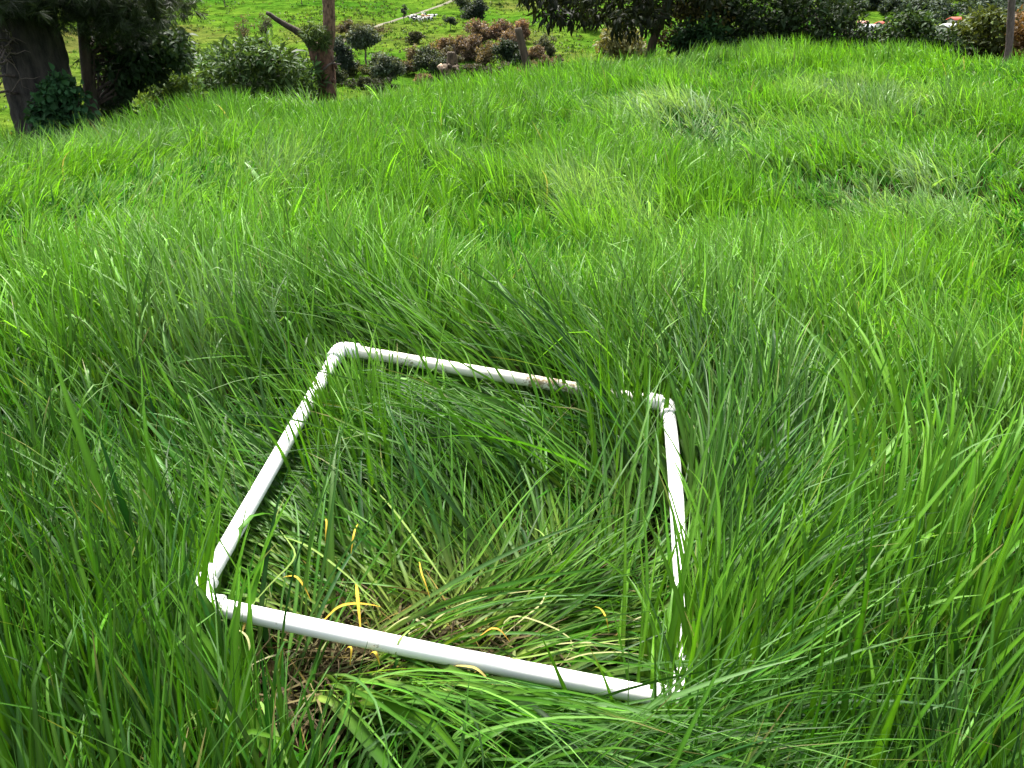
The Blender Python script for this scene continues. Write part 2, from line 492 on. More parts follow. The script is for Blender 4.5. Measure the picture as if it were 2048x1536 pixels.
# ------------------------------------------------------------------ grass
# how the grass lies: picture point, lean direction in the picture (base to tip), flatness 0..1
FLOW = np.array([
    (700, 800, -0.35, -0.95, 0.55), (760, 880, -0.5, -0.85, 0.7), (560, 950, -0.85, -0.55, 0.9), (480, 1100, -0.95, -0.4, 0.92), (640, 1080, -0.85, -0.6, 0.92),
    (700, 1180, -0.8, -0.55, 0.92), (820, 1050, -0.95, -0.4, 0.9), (900, 900, -0.95, -0.3, 0.86), (950, 1000, -0.95, -0.3, 0.9), (1150, 960, -0.95, -0.25, 0.86), (1250, 1020, -0.9, -0.3, 0.85), (1020, 800, -0.95, -0.2, 0.75), (1150, 1090, -0.9, -0.4, 0.92), (880, 800, -0.95, -0.25, 0.75), (1050, 880, -0.95, -0.25, 0.82),
    (1200, 850, -0.95, -0.3, 0.7), (1290, 930, -0.95, -0.3, 0.76), (1060, 1040, -0.95, -0.35, 0.9), (1050, 1180, -0.9, -0.5, 0.95), (1220, 1130, 0.3, -0.95, 0.9),
    (1280, 1200, 0.9, -0.5, 0.9), (1200, 1290, 1.0, -0.12, 0.95), (1080, 1310, 1.0, 0.05, 0.97), (900, 1240, -0.3, -0.8, 0.97), (520, 1210, -0.8, -0.4, 0.85),
    (300, 1000, -0.6, -0.7, 0.3), (450, 880, -0.7, -0.6, 0.4), (560, 780, -0.6, -0.7, 0.35), (200, 800, -0.4, -0.85, 0.22), (100, 1150, -0.2, -0.95, 0.2),
    (300, 1250, -0.2, -1, 0.3), (380, 1300, -0.1, -1, 0.35), (150, 1450, 0.15, -1, 0.1), (0, 1320, 0.15, -1, 0.1), (280, 1540, 0.1, -1, 0.12), (-150, 1200, 0.1, -1, 0.1), (450, 1450, -0.5, -0.9, 0.4), (600, 1500, 0.3, -0.7, 0.4),
    (640, 1380, 0.3, 0.5, 0.96), (760, 1480, 0.8, 0.3, 0.92), (900, 1420, 0.75, 0.65, 0.93), (1050, 1470, 0.8, 0.6, 0.9), (1200, 1500, 0.85, 0.5, 0.85), (560, 1300, -0.1, -0.6, 0.6),
    (800, 1350, 0.5, 0.5, 0.96), (1150, 1420, 0.9, 0.3, 0.93), (1300, 1470, 0.9, -0.1, 0.75),
    (1420, 1300, 0.55, -0.85, 0.5), (1420, 1180, 0.5, -0.85, 0.55), (1450, 1050, 0.35, -0.9, 0.75), (1500, 960, 0.0, -0.9, 0.75), (1450, 870, -0.45, -0.85, 0.6),
    (1550, 800, -0.6, -0.8, 0.62), (1700, 880, -0.55, -0.8, 0.55), (1500, 700, -0.45, -0.9, 0.4), (1850, 800, 0.3, -0.95, 0.35), (1750, 1050, 0.15, -1, 0.35),
    (1600, 1200, 0.1, -1, 0.35), (1900, 1200, 0.1, -1, 0.3), (1550, 1420, -0.2, -1, 0.4), (1800, 1450, 0.1, -1, 0.3), (1450, 1450, -0.3, -0.9, 0.5), (2200, 1300, 0.2, -1, 0.3),
    (1250, 1650, 0.5, -0.85, 0.4), (900, 1680, 0.6, 0.1, 0.7), (1500, 1600, 0.2, -1, 0.25), (1800, 1650, 0.1, -1, 0.2), (2200, 1650, 0.1, -1, 0.2), (500, 1650, -0.3, -1, 0.25), (100, 1650, -0.1, -1, 0.15), (-300, 1500, 0, -1, 0.15),
    (650, 680, -0.4, -0.9, 0.25), (760, 690, -0.1, -1, 0.2), (900, 705, 0.0, -1, 0.2), (1000, 725, 0.0, -1, 0.2), (1120, 748, -0.05, -1, 0.22), (1240, 765, 0.0, -1, 0.22), (1370, 770, 0.0, -1, 0.22), (1400, 700, 0.0, -1, 0.25), (580, 640, -0.2, -1, 0.25), (480, 760, -0.3, -0.95, 0.28),
    (1320, 1020, -0.8, -0.4, 0.92), (1325, 1150, 0.3, -0.9, 0.93), (1320, 1280, 0.9, -0.3, 0.95), (1335, 880, -0.8, -0.4, 0.85),
    (850, 775, -0.9, -0.2, 0.93), (960, 800, -0.9, -0.2, 0.93), (780, 760, -0.9, -0.2, 0.9),
    (700, 640, -0.15, -1, 0.3), (1000, 620, -0.1, -1, 0.25), (1250, 660, 0.05, -1, 0.3), (850, 680, 0.05, -1, 0.35), (1150, 720, 0.1, -1, 0.4), (-200, 900, -0.4, -0.9, 0.3)], float)
_fp = frame_pt(FLOW[:, 0], FLOW[:, 1], -LIFT)
_fq = frame_pt(FLOW[:, 0] + 6 * FLOW[:, 2], FLOW[:, 1] + 6 * FLOW[:, 3], -LIFT)
FLOW_XY = _fp[:, :2]; FLOW_D = unit((_fq - _fp)[:, :2]); FLOW_F = FLOW[:, 4]

def flow(x, y):
    """lean direction (2d), flatness, for points on the ground"""
    d2 = (x[:, None] - FLOW_XY[None, :, 0]) ** 2 + (y[:, None] - FLOW_XY[None, :, 1]) ** 2
    w = 1 / (d2 + 0.0012) ** 1.6
    sw = w.sum(1)
    D = (w[..., None] * FLOW_D[None]).sum(1) / sw[:, None]
    f = (w * FLOW_F[None]).sum(1) / sw
    far = smooth(1.15, 1.7, np.hypot(x, y))
    # open field: wind-laid waves with a few lodged patches
    a = (fbm(x * 0.9, y * 0.9, 31) - 0.5) * 5.0 + (fbm(x * 3, y * 3, 33) - 0.5) * 2.2 - 0.25
    Dn = np.stack([np.sin(a), np.cos(a)], -1)
    fn = 0.14 + 0.28 * smooth(0.52, 0.75, fbm(x * 0.75 + 4, y * 0.75, 41)) + 0.3 * (fbm(x * 2.5, y * 2.5, 43) - 0.5)
    for (cx, cy, rad, amt, dx, dy) in LODGED:
        k = amt * np.exp(-((x - cx) ** 2 + ((y - cy) * 0.8) ** 2) / rad ** 2)
        fn = fn + k * 0.12
        Dn = Dn + np.array([dx, dy])[None] * k[:, None] * 0.7
    D = D * (1 - far)[:, None] + unit(Dn) * far[:, None]
    f = f * (1 - far) + np.clip(fn, 0.08, 0.8) * far
    return unit(D), np.clip(f, 0.05, 1)

def lodge_sheen(x, y):
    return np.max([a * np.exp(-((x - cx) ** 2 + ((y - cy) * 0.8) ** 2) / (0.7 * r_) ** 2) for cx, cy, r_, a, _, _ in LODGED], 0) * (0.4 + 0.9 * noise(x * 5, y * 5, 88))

def ground_at(u, v):
    d = ray(u, v); d = d / math.hypot(d[0], d[1])
    rr = np.linspace(0.3, 9, 1500); P = CAM + d[None] * rr[:, None]
    b = P[:, 2] < Z(P[:, 0], P[:, 1]) + 0.08
    return P[int(np.argmax(b))]
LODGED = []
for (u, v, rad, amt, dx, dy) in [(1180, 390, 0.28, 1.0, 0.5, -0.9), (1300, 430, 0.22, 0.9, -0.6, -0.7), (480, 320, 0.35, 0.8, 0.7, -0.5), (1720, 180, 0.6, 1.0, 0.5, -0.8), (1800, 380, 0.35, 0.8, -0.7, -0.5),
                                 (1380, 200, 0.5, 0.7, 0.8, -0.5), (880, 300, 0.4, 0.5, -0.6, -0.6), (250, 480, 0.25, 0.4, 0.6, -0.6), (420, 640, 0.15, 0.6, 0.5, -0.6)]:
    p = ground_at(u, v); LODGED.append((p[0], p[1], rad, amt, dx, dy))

PART = frame_pt(900, 1265, -LIFT); PATCH = frame_pt(655, 1390, -LIFT)      # where the sward is parted and soil shows

def blades(x, y, L, W, D, f, col_tip, col_base, rows, cols, seed, layer=None, kink_p=0.1, spread=0.35):
    g = np.random.default_rng(seed)
    n = len(x)
    az = np.arctan2(D[:, 0], D[:, 1]) + g.normal(0, 1, n) * (spread * 0.6 + 0.5 * (1 - f) ** 2) + (noise(x * 28, y * 28, 7) - 0.5) * (1.5 if np.ndim(spread) else 0.0) * (1 - 0.6 * f)
    t0 = np.radians(np.clip(6 + 60 * f + g.normal(0, 12, n), 0, 86))
    droop = np.radians(np.clip(g.gamma(2.2, 14, n), 0, 110) * (1 - 0.55 * f) + 20 * f)
    s = np.linspace(0, 1, rows)
    ang = t0[:, None] + droop[:, None] * s[None] ** 1.7
    kink = (g.random(n) < kink_p)
    ks = g.uniform(0.4, 0.85, n); ka = np.radians(g.uniform(35, 100, n))
    ang = ang + (kink * ka)[:, None] * smooth(0, 0.06, s[None] - ks[:, None])
    lim = np.radians(88 + 14 * g.random(n))[:, None]
    ang = np.where(kink[:, None], np.minimum(ang, 2.4), np.minimum(ang, np.maximum(lim, 0)))
    azs = az[:, None] + (g.normal(0, 0.35, n)[:, None]) * s[None] ** 1.2
    T = np.stack([np.sin(ang) * np.sin(azs), np.sin(ang) * np.cos(azs), np.cos(ang)], -1)
    seg = L[:, None] / (rows - 1)
    P = np.zeros((n, rows, 3))
    P[:, 1:] = np.cumsum(0.5 * (T[:, 1:] + T[:, :-1]) * seg[..., None], 1)
    P[:, :, 0] += x[:, None]; P[:, :, 1] += y[:, None]
    gz = Z(P[:, :, 0].ravel(), P[:, :, 1].ravel()).reshape(n, rows)
    z0 = Z(x, y)
    P[:, :, 2] += z0[:, None]
    floor_ = gz + (layer[:, None] if layer is not None else 0.006) * np.minimum(1, s * 4)[None]
    P[:, :, 2] = np.maximum(P[:, :, 2], floor_)
    T = unit(np.gradient(P, axis=1))
    roll = g.normal(0, 0.6, n)
    side0 = np.stack([np.cos(az), -np.sin(az), np.zeros(n)], -1)[:, None] * np.ones((1, rows, 1))
    side0 = unit(side0 - T * (side0 * T).sum(-1, keepdims=True))
    nrm = np.cross(side0, T)
    rr = roll[:, None] + g.normal(0, 0.7, n)[:, None] * s[None]
    side = side0 * np.cos(rr)[..., None] + nrm * np.sin(rr)[..., None]
    nrm = np.cross(side, T)
    wp = (0.55 + 0.45 * smooth(0, 0.25, s)) * np.clip((1 - s) / 0.62, 0, 1) ** 0.75
    wp = np.maximum(wp, 0.04)
    w = W[:, None] * wp[None]
    c = col_base[:, None] * (1 - smooth(0.05, 0.45, s))[None, :, None] + col_tip[:, None] * smooth(0.05, 0.45, s)[None, :, None]
    tipb = (g.random(n) < 0.06)[:, None] * smooth(0.78, 0.97, s)[None]
    c = c * (1 - 0.8 * tipb[..., None]) + np.array([0.20, 0.15, 0.06]) * 0.8 * tipb[..., None]
    if cols == 3:
        V = np.stack([P - side * w[..., None] / 2 + nrm * w[..., None] * 0.14, P, P + side * w[..., None] / 2 + nrm * w[..., None] * 0.14], 2)
    else:
        V = np.stack([P - side * w[..., None] / 2, P + side * w[..., None] / 2], 2)
    V = V.reshape(n, rows * cols, 3)
    C = np.repeat(c[:, :, None], cols, 2)
    if cols == 3:
        C = C * np.array([0.88, 1.3, 0.88])[None, None, :, None]
    C = C.reshape(n, rows * cols, 3)
    i, j = np.meshgrid(np.arange(rows - 1), np.arange(cols - 1), indexing='ij')
    q = np.stack([i * cols + j, i * cols + j + 1, (i + 1) * cols + j + 1, (i + 1) * cols + j], -1).reshape(-1, 4)
    return P, V, C, q

def seg_dist(P, A, B):
    ab = B - A; t = np.clip(((P - A) @ ab) / (ab @ ab), 0, 1)
    return np.linalg.norm(P - (A + t[..., None] * ab), axis=-1)

SEGS = [(C_TL, C_BL), (C_TL, C_TR), (C_TR, C_BR), (C_BL, C_BR)]
SEG_PX = [tuple(np.array(project(q)) for q in s) for s in SEGS]

def keep_mask(P, g):
    """grass pushed aside by the pipes: no blade runs through one, few lie across the bare runs"""
    n = len(P)
    dead = np.zeros(n, bool)
    cross = np.zeros(n, bool)
    near = np.linalg.norm(P[:, 0] - np.array(F0), axis=1) < 1.1
    idx = np.where(near)[0]
    Q = P[idx]
    Q2 = np.concatenate([Q, 0.5 * (Q[:, 1:] + Q[:, :-1])], 1)
    for k, (A, B) in enumerate(SEGS):
        dd = seg_dist(Q2, A, B)
        dead[idx] |= (dd < PIPE_R * 1.25).any(1)
        u, v = project(Q2)
        pa, pb = SEG_PX[k]; ab = pb - pa
        t = ((u - pa[0]) * ab[0] + (v - pa[1]) * ab[1]) / (ab @ ab)
        dist = np.abs((u - pa[0]) * ab[1] - (v - pa[1]) * ab[0]) / np.linalg.norm(ab)
        wpx = 22
        above = (Q2 @ FN) > FD
        lo, hi, p_keep = [(0.0, 0.93, 0.04), (-0.02, 0.72, 0.015), (0.08, 0.86, 0.02), (0.10, 0.93, 0.03)][k]
        c = ((t > lo) & (t < hi) & (dist < wpx) & above).any(1)
        cross[idx] |= c & (g.random(len(idx)) > p_keep)
    return ~(dead | cross)

GV, GC, GF = [], [], []
_gn = 0
def add_grass(x, y, L, W, rows, cols, seed, D=None, f=None, ct=None, cb=None, layer=None, cull=True, kink_p=0.1, spread=0.35):
    global _gn
    g = np.random.default_rng(seed + 1000)
    P, V, C, q = blades(x, y, L, W, D, f, ct, cb, rows, cols, seed, layer, kink_p, spread)
    if cull:
        k = keep_mask(P, g); V, C = V[k], C[k]
    n, m = V.shape[:2]
    GV.append(V.reshape(-1, 3)); GC.append(C.reshape(-1, 3))
    GF.append((np.arange(n)[:, None, None] * m + q[None]).reshape(-1, 4) + _gn)
    _gn += n * m

FRESH = np.array([0.122, 0.30, 0.016]); MID = np.array([0.055, 0.19, 0.008]); DEEP = np.array([0.016, 0.085, 0.010]); GLAUC_SHEEN = np.array([0.21, 0.32, 0.15]); PALE = np.array([0.22, 0.29, 0.06]); STRAW = np.array([0.30, 0.28, 0.12])

def colours(x, y, f, g):
    n = len(x); r = np.hypot(x, y)
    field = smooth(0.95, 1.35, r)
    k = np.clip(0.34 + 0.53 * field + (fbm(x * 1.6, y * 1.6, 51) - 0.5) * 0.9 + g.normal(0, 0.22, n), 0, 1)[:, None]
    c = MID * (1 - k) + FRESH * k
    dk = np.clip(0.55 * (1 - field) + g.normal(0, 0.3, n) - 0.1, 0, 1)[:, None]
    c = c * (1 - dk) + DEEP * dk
    gl_sheen = np.clip(smooth(0.35, 0.65, f) * smooth(1.6, 2.2, r) * 0.45 + 0.95 * lodge_sheen(x, y) + smooth(0.56, 0.7, fbm(x * 1.3, y * 1.3 + 9, 53)) * 0.2 * field + g.normal(0, 0.13, n), 0, 0.8)[:, None]  # silvery sheen of lodged patches painted as pale colour, plus some glaucous variation
    c = c * (1 - gl_sheen) + GLAUC_SHEEN * gl_sheen
    c = (0.62 + 0.26 * field)[:, None] * c * np.exp(g.normal(0, 0.26, n))[:, None]  # near grass coloured darker, carrying the dimmer foreground exposure in its tone
    st = g.random(n) < np.where(r < 1.3, 0.0, 0.0025)
    c[st] = STRAW * g.uniform(0.6, 1.1, (st.sum(), 1))
    flat = (smooth(0.75, 0.95, f) * np.exp(-((x - PART[0]) ** 2 + (y - PART[1]) ** 2) / 0.16 ** 2))[:, None]
    b = c * (1 - 0.2) + PALE * 0.2
    b = b * (1 - flat) + (PALE * g.uniform(0.45, 1.15, (n, 1))) * flat
    return c, b

def scatter(r0, r1, azd, dens, seed):
    g = np.random.default_rng(seed)
    A = math.radians(azd)
    n = int(dens * A * (r1 * r1 - r0 * r0))
    r = np.sqrt(g.uniform(r0 * r0, r1 * r1, n)); a = g.uniform(-A, A, n)
    return r * np.sin(a), r * np.cos(a), g

def field_band(r0, r1, azd, dens, rows, cols, seed, Lm, Wm, wscale, amin=0):
    # tufts: blades gather round tuft centres
    x, y, g = scatter(r0, r1, azd, dens, seed)
    cell = 0.035 if r0 < 1 else 0.075
    cx = (np.floor(x / cell) + _hash(np.floor(x / cell), np.floor(y / cell), 3)) * cell
    cy = (np.floor(y / cell) + _hash(np.floor(x / cell), np.floor(y / cell), 4)) * cell
    pull = 0.55 if r0 < 1 else 0.68
    x = x + (cx - x) * pull; y = y + (cy - y) * pull
    re = edge_r(np.arctan2(x, y))
    ok = (np.hypot(x, y) < re + 1.2) & ((np.abs(np.arctan2(x, y)) > amin) | (np.hypot(x, y) < 0.23))
    x, y = x[ok], y[ok]
    D, f = flow(x, y)
    # bare heart of the parting
    bare = np.maximum(np.exp(-((x - PART[0]) ** 2 / 0.055 ** 2 + (y - PART[1]) ** 2 / 0.03 ** 2)), 1.1 * np.exp(-((x - PATCH[0]) ** 2 + (y - PATCH[1]) ** 2) / 0.05 ** 2))
    inside = smooth(0.6, 0.8, f)
    dens_keep = (0.62 + 0.38 * inside) * (1 - 0.55 * np.clip(bare, 0, 1))
    ok = g.random(len(x)) < dens_keep
    x, y, D, f = x[ok], y[ok], D[ok], f[ok]
    n = len(x)
    hv = (0.7 + 0.6 * fbm(x * 1.4, y * 1.4, 61)) * (0.55 + 0.95 * smooth(0.25, 0.75, noise(x * 3.6, y * 3.6, 62))) * (0.8 + 0.4 * noise(x * 11, y * 11, 64))
    L = Lm * np.exp(g.normal(0, 0.24, n))  * hv * (1 + 1.1 * smooth(0.5, 0.9, f))
    L = np.minimum(L, np.where(f > 0.6, 0.33, 1.7 * Lm))
    W = Wm * np.exp(g.normal(0, 0.36, n)) * wscale * (1 - 0.12 * smooth(0.75, 0.92, f))
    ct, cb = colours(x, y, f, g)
    layer = np.where(f > 0.6, g.uniform(0.003, 0.032, n), 0.006)
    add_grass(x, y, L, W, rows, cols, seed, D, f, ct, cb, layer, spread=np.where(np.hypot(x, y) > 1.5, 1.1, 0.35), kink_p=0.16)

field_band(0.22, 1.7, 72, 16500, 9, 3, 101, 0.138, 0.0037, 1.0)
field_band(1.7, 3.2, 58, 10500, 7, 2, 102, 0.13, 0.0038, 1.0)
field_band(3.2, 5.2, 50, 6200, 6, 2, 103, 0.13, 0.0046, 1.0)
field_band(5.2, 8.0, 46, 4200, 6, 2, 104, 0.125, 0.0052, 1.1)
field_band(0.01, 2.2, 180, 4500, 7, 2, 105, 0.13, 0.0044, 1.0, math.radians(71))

def under_layer(r0, r1, azd, dens, seed, L0, W0):
    # short low blades painted dark as the shade between tufts: no bare soil shows
    x, y, g = scatter(r0, r1, azd, dens, seed)
    ok = np.hypot(x, y) < edge_r(np.arctan2(x, y)) + 1.0
    d2 = np.minimum((x - PART[0]) ** 2 / 0.08 ** 2 + (y - PART[1]) ** 2 / 0.05 ** 2, ((x - PATCH[0]) ** 2 + (y - PATCH[1]) ** 2) / 0.055 ** 2)
    ok &= g.random(len(x)) < np.clip(d2 - 0.3, 0, 1)
    x, y = x[ok], y[ok]; D, f = flow(x, y); n = len(x)
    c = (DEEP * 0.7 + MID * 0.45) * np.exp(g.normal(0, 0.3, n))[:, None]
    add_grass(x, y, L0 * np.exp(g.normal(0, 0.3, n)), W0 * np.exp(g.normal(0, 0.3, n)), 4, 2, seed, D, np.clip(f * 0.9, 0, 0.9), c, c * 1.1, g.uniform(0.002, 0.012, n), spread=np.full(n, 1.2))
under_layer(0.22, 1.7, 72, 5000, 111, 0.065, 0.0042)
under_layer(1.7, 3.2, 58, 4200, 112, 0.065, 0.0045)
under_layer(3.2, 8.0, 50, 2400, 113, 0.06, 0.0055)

# tufts that stand by the corners and lean over the pipes
def tuft(u, v, du, dv, n, flat, L, W, seed, rad=0.03, tone=0.6):
    g = np.random.default_rng(seed)
    p = frame_pt(u, v, -LIFT); q = frame_pt(u + 6 * du, v + 6 * dv, -LIFT)
    x = p[0] + g.normal(0, rad, n); y = p[1] + g.normal(0, rad, n)
    D = np.repeat(unit((q - p)[None, :2]), n, 0); f = np.full(n, flat)
    k = np.clip(tone + g.normal(0, 0.25, n), 0, 1)[:, None]
    ct = 0.7 * (MID * (1 - k) + FRESH * k) * np.exp(g.normal(0, 0.15, n))[:, None]
    cb = ct * 0.6 + PALE * 0.4
    P, V, C, qd = blades(x, y, L * np.exp(g.normal(0, 0.2, n)), W * np.exp(g.normal(0, 0.25, n)), D, f, ct, cb, 10, 3, seed, None, 0.1, 0.22)
    dead = np.zeros(n, bool)
    for A, B in SEGS:
        dead |= (seg_dist(P, A, B) < PIPE_R * 0.7).any(1)
    V, C = V[~dead], C[~dead]
    global _gn
    m = V.shape[1]; k_ = len(V)
    GV.append(V.reshape(-1, 3)); GC.append(C.reshape(-1, 3))
    GF.append((np.arange(k_)[:, None, None] * m + qd[None]).reshape(-1, 4) + _gn); _gn += k_ * m
tuft(1390, 1490, 0.3, -0.9, 70, 0.25, 0.15, 0.0058, 251, 0.018, 0.6)
tuft(1440, 1430, 0.4, -0.9, 60, 0.3, 0.16, 0.0055, 255, 0.02, 0.6)
tuft(1350, 1510, 0.4, -0.9, 40, 0.3, 0.16, 0.0055, 256, 0.015, 0.5)
tuft(1425, 1440, 0.6, -0.8, 50, 0.3, 0.16, 0.0055, 252, 0.02, 0.8)
tuft(395, 1275, -0.1, -1, 22, 0.15, 0.13, 0.0052, 253, 0.012, 0.45)
tuft(440, 1300, -0.3, -1, 16, 0.15, 0.12, 0.005, 254, 0.012, 0.45)
tuft(1330, 1450, 0.55, -0.8, 60, 0.5, 0.22, 0.0062, 201, 0.022, 0.75)
tuft(1510, 1360, 0.6, -0.8, 50, 0.45, 0.22, 0.006, 202, 0.03, 0.75)
tuft(1540, 1200, 0.5, -0.85, 50, 0.4, 0.19, 0.0058, 203, 0.03, 0.7)
tuft(370, 1330, -0.15, -1, 25, 0.3, 0.15, 0.0066, 204, 0.02, 0.4)
tuft(330, 1250, -0.2, -1, 40, 0.3, 0.2, 0.006, 205, 0.025, 0.35)
tuft(450, 1500, -0.45, -0.9, 30, 0.4, 0.17, 0.007, 206, 0.03, 0.4)
tuft(745, 930, -0.45, -0.9, 120, 0.4, 0.16, 0.0042, 207, 0.04, 0.6)
tuft(1010, 1060, -0.75, -0.5, 10, 0.75, 0.30, 0.0075, 208, 0.02, 0.8)
tuft(1200, 930, -0.5, -0.9, 45, 0.55, 0.2, 0.0045, 209, 0.04, 0.55)
tuft(1750, 900, -0.75, -0.6, 40, 0.6, 0.28, 0.006, 210, 0.05, 0.9)
tuft(1800, 1180, 0.1, -1, 80, 0.3, 0.22, 0.0068, 211, 0.06, 0.7)
tuft(725, 890, -0.3, -1, 100, 0.25, 0.13, 0.0038, 217, 0.035, 0.95)
tuft(1225, 838, -0.2, -1, 60, 0.2, 0.11, 0.0045, 215, 0.03, 0.6)
tuft(1290, 850, -0.1, -1, 50, 0.2, 0.11, 0.0045, 216, 0.025, 0.6)
tuft(1265, 885, -0.3, -0.95, 90, 0.3, 0.16, 0.0045, 213, 0.03, 0.6)
tuft(1190, 850, -0.4, -0.9, 60, 0.35, 0.15, 0.0045, 214, 0.025, 0.6)
for _k, (_u, _v) in enumerate([(1600, 1380), (1900, 1430), (1760, 1530), (1520, 1580), (1960, 1060), (1640, 1120), (1700, 1300), (1500, 1440), (1880, 1250)]):  # both loops: tufts toned darker, the dim corners put into their colour
    tuft(_u, _v, 0.12 + 0.2 * (_k % 3 - 1), -1, 40, 0.22, 0.17, 0.0065, 220 + _k, 0.05, 0.35)
for _k, (_u, _v) in enumerate([(60, 1250), (160, 1400), (300, 1480), (100, 1550), (240, 1180)]):
    tuft(_u, _v, -0.2, -1, 36, 0.25, 0.16, 0.006, 240 + _k, 0.05, 0.1)
tuft(1205, 1125, -0.02, -1, 8, 0.15, 0.11, 0.005, 212, 0.008, 0.4)
# long pale stems combed out of the parting
def stems(u0, v0, su, sv, n, a0, a1, Ls, flat, seed):
    global _gn
    g = np.random.default_rng(seed)
    u = u0 + g.normal(0, su, n); v = v0 + g.normal(0, sv, n); a = np.radians(g.uniform(a0, a1, n))
    p = frame_pt(u, v, -LIFT); q = frame_pt(u + 6 * np.cos(a), v - 6 * np.sin(a), -LIFT)
    ct = (MID * 0.5 + FRESH * 0.5) * g.uniform(0.35, 0.8, (n, 1)); cb = PALE * g.uniform(0.5, 1.3, (n, 1))
    P, V, C, qd = blades(p[:, 0], p[:, 1], Ls * np.exp(g.normal(0, 0.25, n)), 0.0030 * np.exp(g.normal(0, 0.3, n)), unit((q - p)[:, :2]), np.full(n, flat), ct, cb, 11, 3, seed, g.uniform(0.012, 0.04, n), 0.12, 0.2)
    k = keep_mask(P, g); V, C = V[k], C[k]; m = V.shape[1]
    GV.append(V.reshape(-1, 3)); GC.append(C.reshape(-1, 3)); GF.append((np.arange(len(V))[:, None, None] * m + qd[None]).reshape(-1, 4) + _gn); _gn += len(V) * m
stems(860, 1240, 110, 30, 170, 105, 165, 0.24, 0.93, 301)
stems(1010, 1180, 90, 50, 130, 100, 150, 0.22, 0.9, 302)
stems(1000, 1285, 90, 22, 120, 2, 40, 0.2, 0.95, 303)
stems(1120, 1290, 80, 25, 90, -5, 35, 0.16, 0.95, 304)
stems(640, 1180, 80, 40, 110, 130, 170, 0.18, 0.92, 305)
stems(740, 1380, 90, 35, 110, -60, 10, 0.2, 0.93, 306)
stems(1000, 960, 160, 60, 160, 110, 145, 0.2, 0.85, 307)
grass_me = make_mesh('grass', np.vstack(GV), [np.vstack(GF)], np.vstack(GC))
tag(link('grass', grass_me, M_GRASS), 'long lush green grass covering the whole meadow, flattened inside the pipe square', 'grass', kind='stuff')

